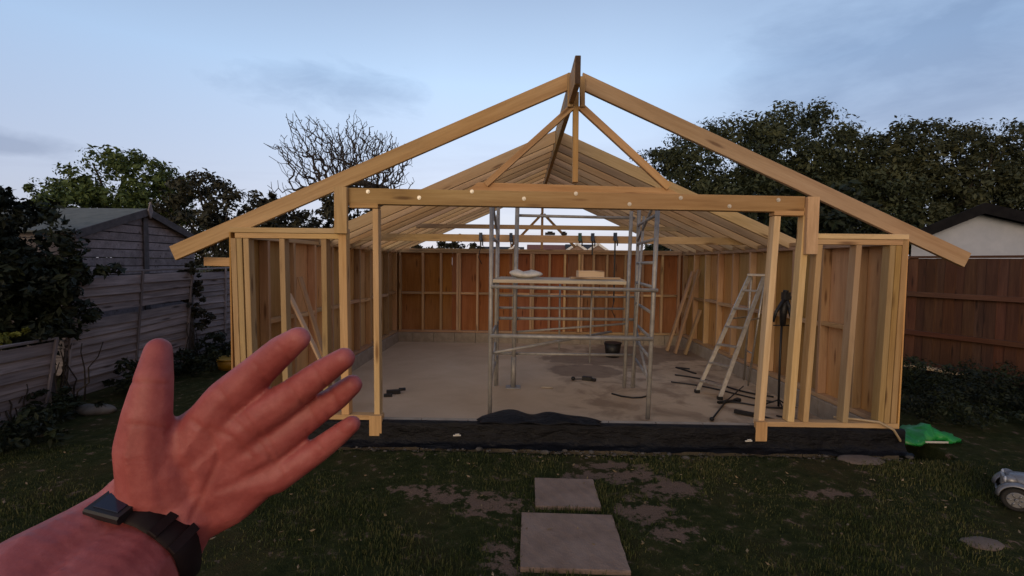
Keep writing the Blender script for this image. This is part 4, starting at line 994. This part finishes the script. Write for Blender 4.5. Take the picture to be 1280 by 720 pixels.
def bush(name, label, blobs, count, size, mat, seed, group=None, hollow=.3, flat=.8):
    cen = [b[:3] for b in blobs]; rad = [(b[3], b[3], b[3]*(b[4] if len(b) > 4 else flat)) for b in blobs]
    org = (cen[0][0], cen[0][1], 0); T = empty(name, org, label, 'bush', group)
    leaf_mesh('foliage', cen, rad, count, size, M[mat], T, org, flat, seed, hollow)
    q = MB(); rr = random.Random(seed)
    for c in cen:
        for i in range(3): q.tube(limb_path((c[0]+rr.uniform(-.1,.1), c[1]+rr.uniform(-.1,.1), 0), (c[0]+rr.uniform(-.3,.3)*blobs[0][3], c[1]+rr.uniform(-.3,.3)*blobs[0][3], c[2]*.45), .06, rr), [.010,.009,.008,.007,.006,.005], 6)
    q.build('stems', M['bark'], T)
    return T
SB = 'dark shrubs along the fences'
bush('bush', 'large black green bush overhanging the low fence at left edge', [(-6.1,.85,1.75,.75,1.0),(-5.75,.55,1.35,.55),(-6.5,.9,2.25,.5),(-6.9,.4,1.9,.8),(-5.55,1.05,1.55,.42),(-6.0,.6,.95,.75),(-6.4,.3,.8,.7),(-6.3,.2,1.5,.8),(-5.9,.95,1.1,.55),(-6.9,-.3,1.6,1.0),(-6.5,-.5,.9,.8)], 42000, .042, 'leaf_dark', 31, SB)
def undergrowth(label, blobs, count, size, mat, seed):
    cen = [b[:3] for b in blobs]; rad = [(b[3], b[3], b[3]*b[4]) for b in blobs]
    o, _ = leaf_mesh('undergrowth', cen, rad, count, size, M[mat], None, (cen[0][0], cen[0][1], 0), .7, seed, .1)
    tag(o, label, 'undergrowth', kind='stuff')
undergrowth('low dark weeds at the foot of the left fence panels', [(-5.3,1.6,.15,.42,.5),(-5.2,2.5,.15,.45,.5),(-5.2,3.4,.2,.5,.6),(-4.9,4.3,.2,.5,.6),(-5.2,.5,.12,.4,.5),(-4.9,-.3,.12,.45,.4)], 7500, .032, 'leaf_dark', 32)
undergrowth('dark low ground cover between the frame and the brown fence', [(4.3,1.0,.12,.5,.4),(5.0,1.3,.18,.6,.5),(4.0,2.0,.14,.5,.5),(4.8,2.3,.18,.6,.5),(5.6,1.9,.18,.6,.5),(5.8,.9,.18,.6,.5),(6.5,.6,.2,.6,.5),(6.3,1.5,.18,.6,.5),(5.2,.5,.10,.5,.4),(3.6,1.1,.12,.35,.5),(3.5,2.2,.15,.35,.6),(3.55,3.4,.15,.4,.6)], 30000, .02, 'leaf_dark', 36)
bush('ivy_clump', 'ragged ivy growing over the fence post between panels', [(-5.62,3.2,1.25,.20,1.7),(-5.6,3.25,.8,.22,1.6),(-5.62,3.1,1.52,.16,.8)], 1700, .035, 'leaf_brown', 33, None, .1)
bush('ivy_clump', 'yellow green sprig of leaves on top of the low fence', [(-5.42,.30,.90,.16,.5),(-5.42,.12,.90,.12,.5)], 420, .035, 'leaf_lime', 34, None, .1)
bush('ivy_clump', 'dead tangled stems and leaves left of the large fence panel', [(-5.62,.92,1.12,.16,1.0),(-5.62,1.0,1.38,.18,.8)], 700, .03, 'leaf_brown', 35, None, .1)
# ------------------------------------------------------------------ the arm and hand (one continuous body), wrist watch
def cp(px, py, c):       # a point in front of the camera position, in metres
    return CP + (CF + CR*((px-640)/604.128) + CU*((360-py)/604.128))*c
balls = []               # (centre, radius, flatten along view)
def chain(pts, flat=1.0, step=.22):
    P3 = [(cp(x, y, c), r*c/604.128) for (x, y, r, c) in pts]
    for (a, ra), (b, rb) in zip(P3[:-1], P3[1:]):
        L = (b-a).length; k = max(2, int(L/(min(ra, rb)*step)))
        for i in range(k+1):
            t = i/k; balls.append((a.lerp(b, t), ra+(rb-ra)*t, flat))
HC = .335
# fingers: knuckle, two joints and tip, all slightly curled towards the viewer
chain([(252,555,40,HC+.006),(283,501,28,HC+.002),(324,463,22.5,HC-.002),(351,439,20,HC-.008),(373,423,15.5,HC-.015)], .95)
chain([(262,575,36,HC+.006),(314,530,26,HC+.003),(368,491,20.5,HC-.001),(400,468,18.5,HC-.008),(430,448,14.5,HC-.016)], .95)
chain([(265,590,34,HC+.008),(335,557,24,HC+.008),(392,517,18.5,HC+.012),(420,497,17,HC+.009),(440,481,13.5,HC+.004)], .95)
chain([(262,612,32,HC+.010),(347,595,21,HC+.012),(396,564,16.5,HC+.012),(420,546,14.5,HC+.008),(440,530,11.5,HC+.003)], .95)
# thumb
chain([(192,615,40,HC-.004),(182,560,36,HC-.010),(184,520,29,HC-.012),(192,476,23,HC-.010),(198,438,16.5,HC-.004)], .9)
# palm
chain([(196,640,46,HC+.004),(228,575,47,HC+.004),(270,530,36,HC+.004)], .55)
chain([(212,650,44,HC+.006),(262,600,46,HC+.008),(318,552,34,HC+.006)], .55)
chain([(226,655,34,HC+.008),(285,622,36,HC+.010),(340,584,27,HC+.011)], .62)
chain([(200,640,42,HC-.002),(195,590,44,HC-.006),(205,555,36,HC-.004)], .62)
chain([(215,560,28,HC+.002),(255,525,24,HC+.003)], .5)
# wrist, forearm, upper arm
def chain3(pts, flat):
    for (a, ra), (b, rb) in zip(pts[:-1], pts[1:]):
        L = (b-a).length; k = max(2, int(L/(min(ra, rb)*.2)))
        for i in range(k+1): t = i/k; balls.append((a.lerp(b, t), ra+(rb-ra)*t, flat))
def cl(a, b, c): return CP + CR*a + CU*b + CF*c
chain([(218,646,52,HC+.004),(196,680,57,HC+.002)], .72)
chain([(185,612,40,HC),(152,650,46,HC-.004),(104,688,57,HC-.024),(34,736,70,HC-.052)], .82)
chain3([(cp(34, 736, HC-.052), 70*(HC-.052)/604.128), (cl(-.285, -.245, .10), .040)], .85)
def chain3(pts, flat):
    for (a, ra), (b, rb) in zip(pts[:-1], pts[1:]):
        L = (b-a).length; k = max(2, int(L/(min(ra, rb)*.2)))
        for i in range(k+1): t = i/k; balls.append((a.lerp(b, t), ra+(rb-ra)*t, flat))
Wp = cp(196, 680, HC+.002); El = cl(-.270, -.250, .096); Sh = cl(-.23, -.42, -.12)
chain3([(Wp, .0310), (Wp.lerp(El, .2), .039), (Wp.lerp(El, .6), .045), (El, .043)], .85)
chain3([(El, .041), (El.lerp(Sh, .5), .050), (Sh, .058)], 1.0)
bm = bmesh.new()
ico = bmesh.new(); bmesh.ops.create_icosphere(ico, subdivisions=2, radius=1.0); iv = np.array([v.co[:] for v in ico.verts]); ifc = [[v.index for v in f.verts] for f in ico.faces]; ico.free()
VV, FF = [], []; o_ = 0
cf = np.array(CF)
for (c, r, fl) in balls:
    loc = iv*r; loc = loc - np.outer(loc@cf, cf)*(1-fl)
    VV.append(loc+np.array(c)); FF += [[o_+i for i in f] for f in ifc]; o_ += len(iv)
VV = np.concatenate(VV)
origin = np.array(Sh)
me = bpy.data.meshes.new('person_tmp'); me.from_pydata((VV-origin).tolist(), [], FF)
tmp = bpy.data.objects.new('person_tmp', me); COL.objects.link(tmp)
rm = tmp.modifiers.new('remesh', 'REMESH'); rm.mode = 'VOXEL'; rm.voxel_size = .0016
sm = tmp.modifiers.new('smooth', 'SMOOTH'); sm.factor = .5; sm.iterations = 7
dg = bpy.context.evaluated_depsgraph_get(); me2 = bpy.data.meshes.new_from_object(tmp.evaluated_get(dg))
bpy.data.objects.remove(tmp)
me2.name = 'person'; me2.materials.clear(); me2.materials.append(M['skin'])
co = np.empty(len(me2.vertices)*3, dtype=np.float32); me2.vertices.foreach_get('co', co); co = co.reshape(-1, 3)
no = np.empty(len(me2.vertices)*3, dtype=np.float32); me2.vertices.foreach_get('normal', no); no = no.reshape(-1, 3)
crease = np.zeros(len(co), dtype=np.float32); push = np.zeros(len(co), dtype=np.float32)
wpos = co+origin; rel = wpos-np.array(CP); dep = rel@cf; ux = 640+604.128*(rel@np.array(CR))/np.maximum(dep, .05); uy = 360-604.128*(rel@np.array(CU))/np.maximum(dep, .05)
facing = (no@cf) < -.15
def groove(poly, wid, depth):
    global push, crease
    d = np.full(len(co), 1e9)
    for (x0_, y0_), (x1_, y1_) in zip(poly[:-1], poly[1:]):
        ex, ey = x1_-x0_, y1_-y0_; t = np.clip(((ux-x0_)*ex+(uy-y0_)*ey)/(ex*ex+ey*ey), 0, 1)
        d = np.minimum(d, np.hypot(ux-x0_-t*ex, uy-y0_-t*ey))
    g = np.exp(-(d/wid)**2)*facing*(dep > .2); push += g*depth*.6; g = g*.5; crease = np.maximum(crease, g.astype(np.float32))
groove([(238,525),(262,545),(270,580),(252,620),(238,650)], 4.5, .0016)     # thenar line
groove([(262,535),(290,548),(318,575)], 4, .0012)                         # head line
groove([(292,525),(318,548),(338,572)], 4, .0012)                         # heart line
for a, b in (((318,455),(344,490)),((347,430),(372,465)),((352,470),(380,508)),((386,450),(408,486)),((378,500),(400,530)),((406,480),(426,508)),((384,538),(404,562)),((408,516),(428,542)),((160,478),(216,480)),((272,485),(306,528)),((300,512),(326,546)),((325,538),(348,568)),((338,570),(356,598)),((160,530),(212,535))):
    groove([a, b], 2.6, .0009)
groove([(168,640),(205,660),(236,668)], 3.5, .0010)
# soft hollow in the palm
dd_ = np.hypot((ux-262)/42, (uy-578)/38); push += np.exp(-dd_**2)*facing*.0045*(dep > .2)
co2 = co - no*push[:,None]; me2.vertices.foreach_set('co', co2.ravel())
a = me2.attributes.new('crease', 'FLOAT', 'POINT'); a.data.foreach_set('value', crease)
me2.polygons.foreach_set('use_smooth', [True]*len(me2.polygons))
person = bpy.data.objects.new('person', me2); COL.objects.link(person); person.location = Sh; WORLD[person.name] = Vector(Sh)
tag(person, 'outstretched bare left arm with open palm and spread thumb, dark watch on wrist', 'person')
# watch band: follows the skin round the wrist
from mathutils.bvhtree import BVHTree
bvh = BVHTree.FromPolygons([Vector(c) for c in (co2+origin)], [tuple(p.vertices) for p in me2.polygons])
wc = cp(178, 704, .330); ax = (El-Wp).normalized(); ax = (ax + CR*(-.05)).normalized(); e1 = CF.cross(ax).normalized(); e2 = ax.cross(e1).normalized()
if e2.dot(CF) > 0: e2 = -e2              # e2 points at the viewer
if e1.dot(CR) > 0: e1 = -e1              # e1 points to the left
K = 72
def radius(t, s_):
    d = e1*math.cos(t)+e2*math.sin(t); o_ = wc+ax*s_+d*.085
    h = bvh.ray_cast(o_, -d, .085)
    return (h[0]-wc-ax*s_).length if h[0] is not None else .034
def prof(s_):
    r_ = np.array([radius(2*math.pi*i/K, s_) for i in range(K)]); r_ = np.minimum(r_, np.median(r_)*1.35)
    for _ in range(3): r_ = np.maximum(r_, (np.roll(r_, 1)+np.roll(r_, -1))/2)
    return r_
WH = .010
sl = [-WH, -WH*.85, 0, WH*.85, WH]; rads = [prof(x) for x in sl]; rmax = np.max(rads, axis=0)
def ringp(i, j, lift): t = 2*math.pi*i/K; return wc + ax*sl[j] + (e1*math.cos(t)+e2*math.sin(t))*(rmax[i % K]*.5+rads[j][i % K]*.5+lift)
m = MB(); vs, fs = [], []
lifts = [.0006, .0028, .0030, .0028, .0006]
for i in range(K):
    for j in range(5): vs.append(ringp(i, j, lifts[j]))
for i in range(K):
    for j in range(4): fs.append((i*5+j, ((i+1) % K)*5+j, ((i+1) % K)*5+j+1, i*5+j+1))
m.add(vs, fs, None, .5, True); strap = m.build('watch_strap', M['leather'], person)
def oncirc(t, lift):
    i = int(round(t/(2*math.pi)*K)) % K; return ringp(i, 2, lift)
for t, wd_, ln, nm, mt_ in ((math.pi*.33, .012, .028, 'watch_case', 'black'), (math.pi*.56, .003, .022, 'strap_keeper', 'leather'), (math.pi*.66, .003, .022, 'strap_keeper', 'leather')):
    p = oncirc(t, .004); tn = (oncirc(t+.12, 0)-oncirc(t-.12, 0)).normalized(); out = (p-wc); out = (out-ax*out.dot(ax)-tn*out.dot(tn)).normalized()
    q = MB(); q.bar(p-tn*wd_, p+tn*wd_, ln, .006 if wd_ > .01 else .003, out, .0022); cs = q.build(nm, M[mt_], strap)
    if nm == 'watch_case':
        cs2 = MB(); cs2.bar(p+out*.0032-tn*wd_*.72, p+out*.0032+tn*wd_*.72, ln*.72, .0008, out, .0003); cs2.build('watch_glass', M['watch_glass'], strap)
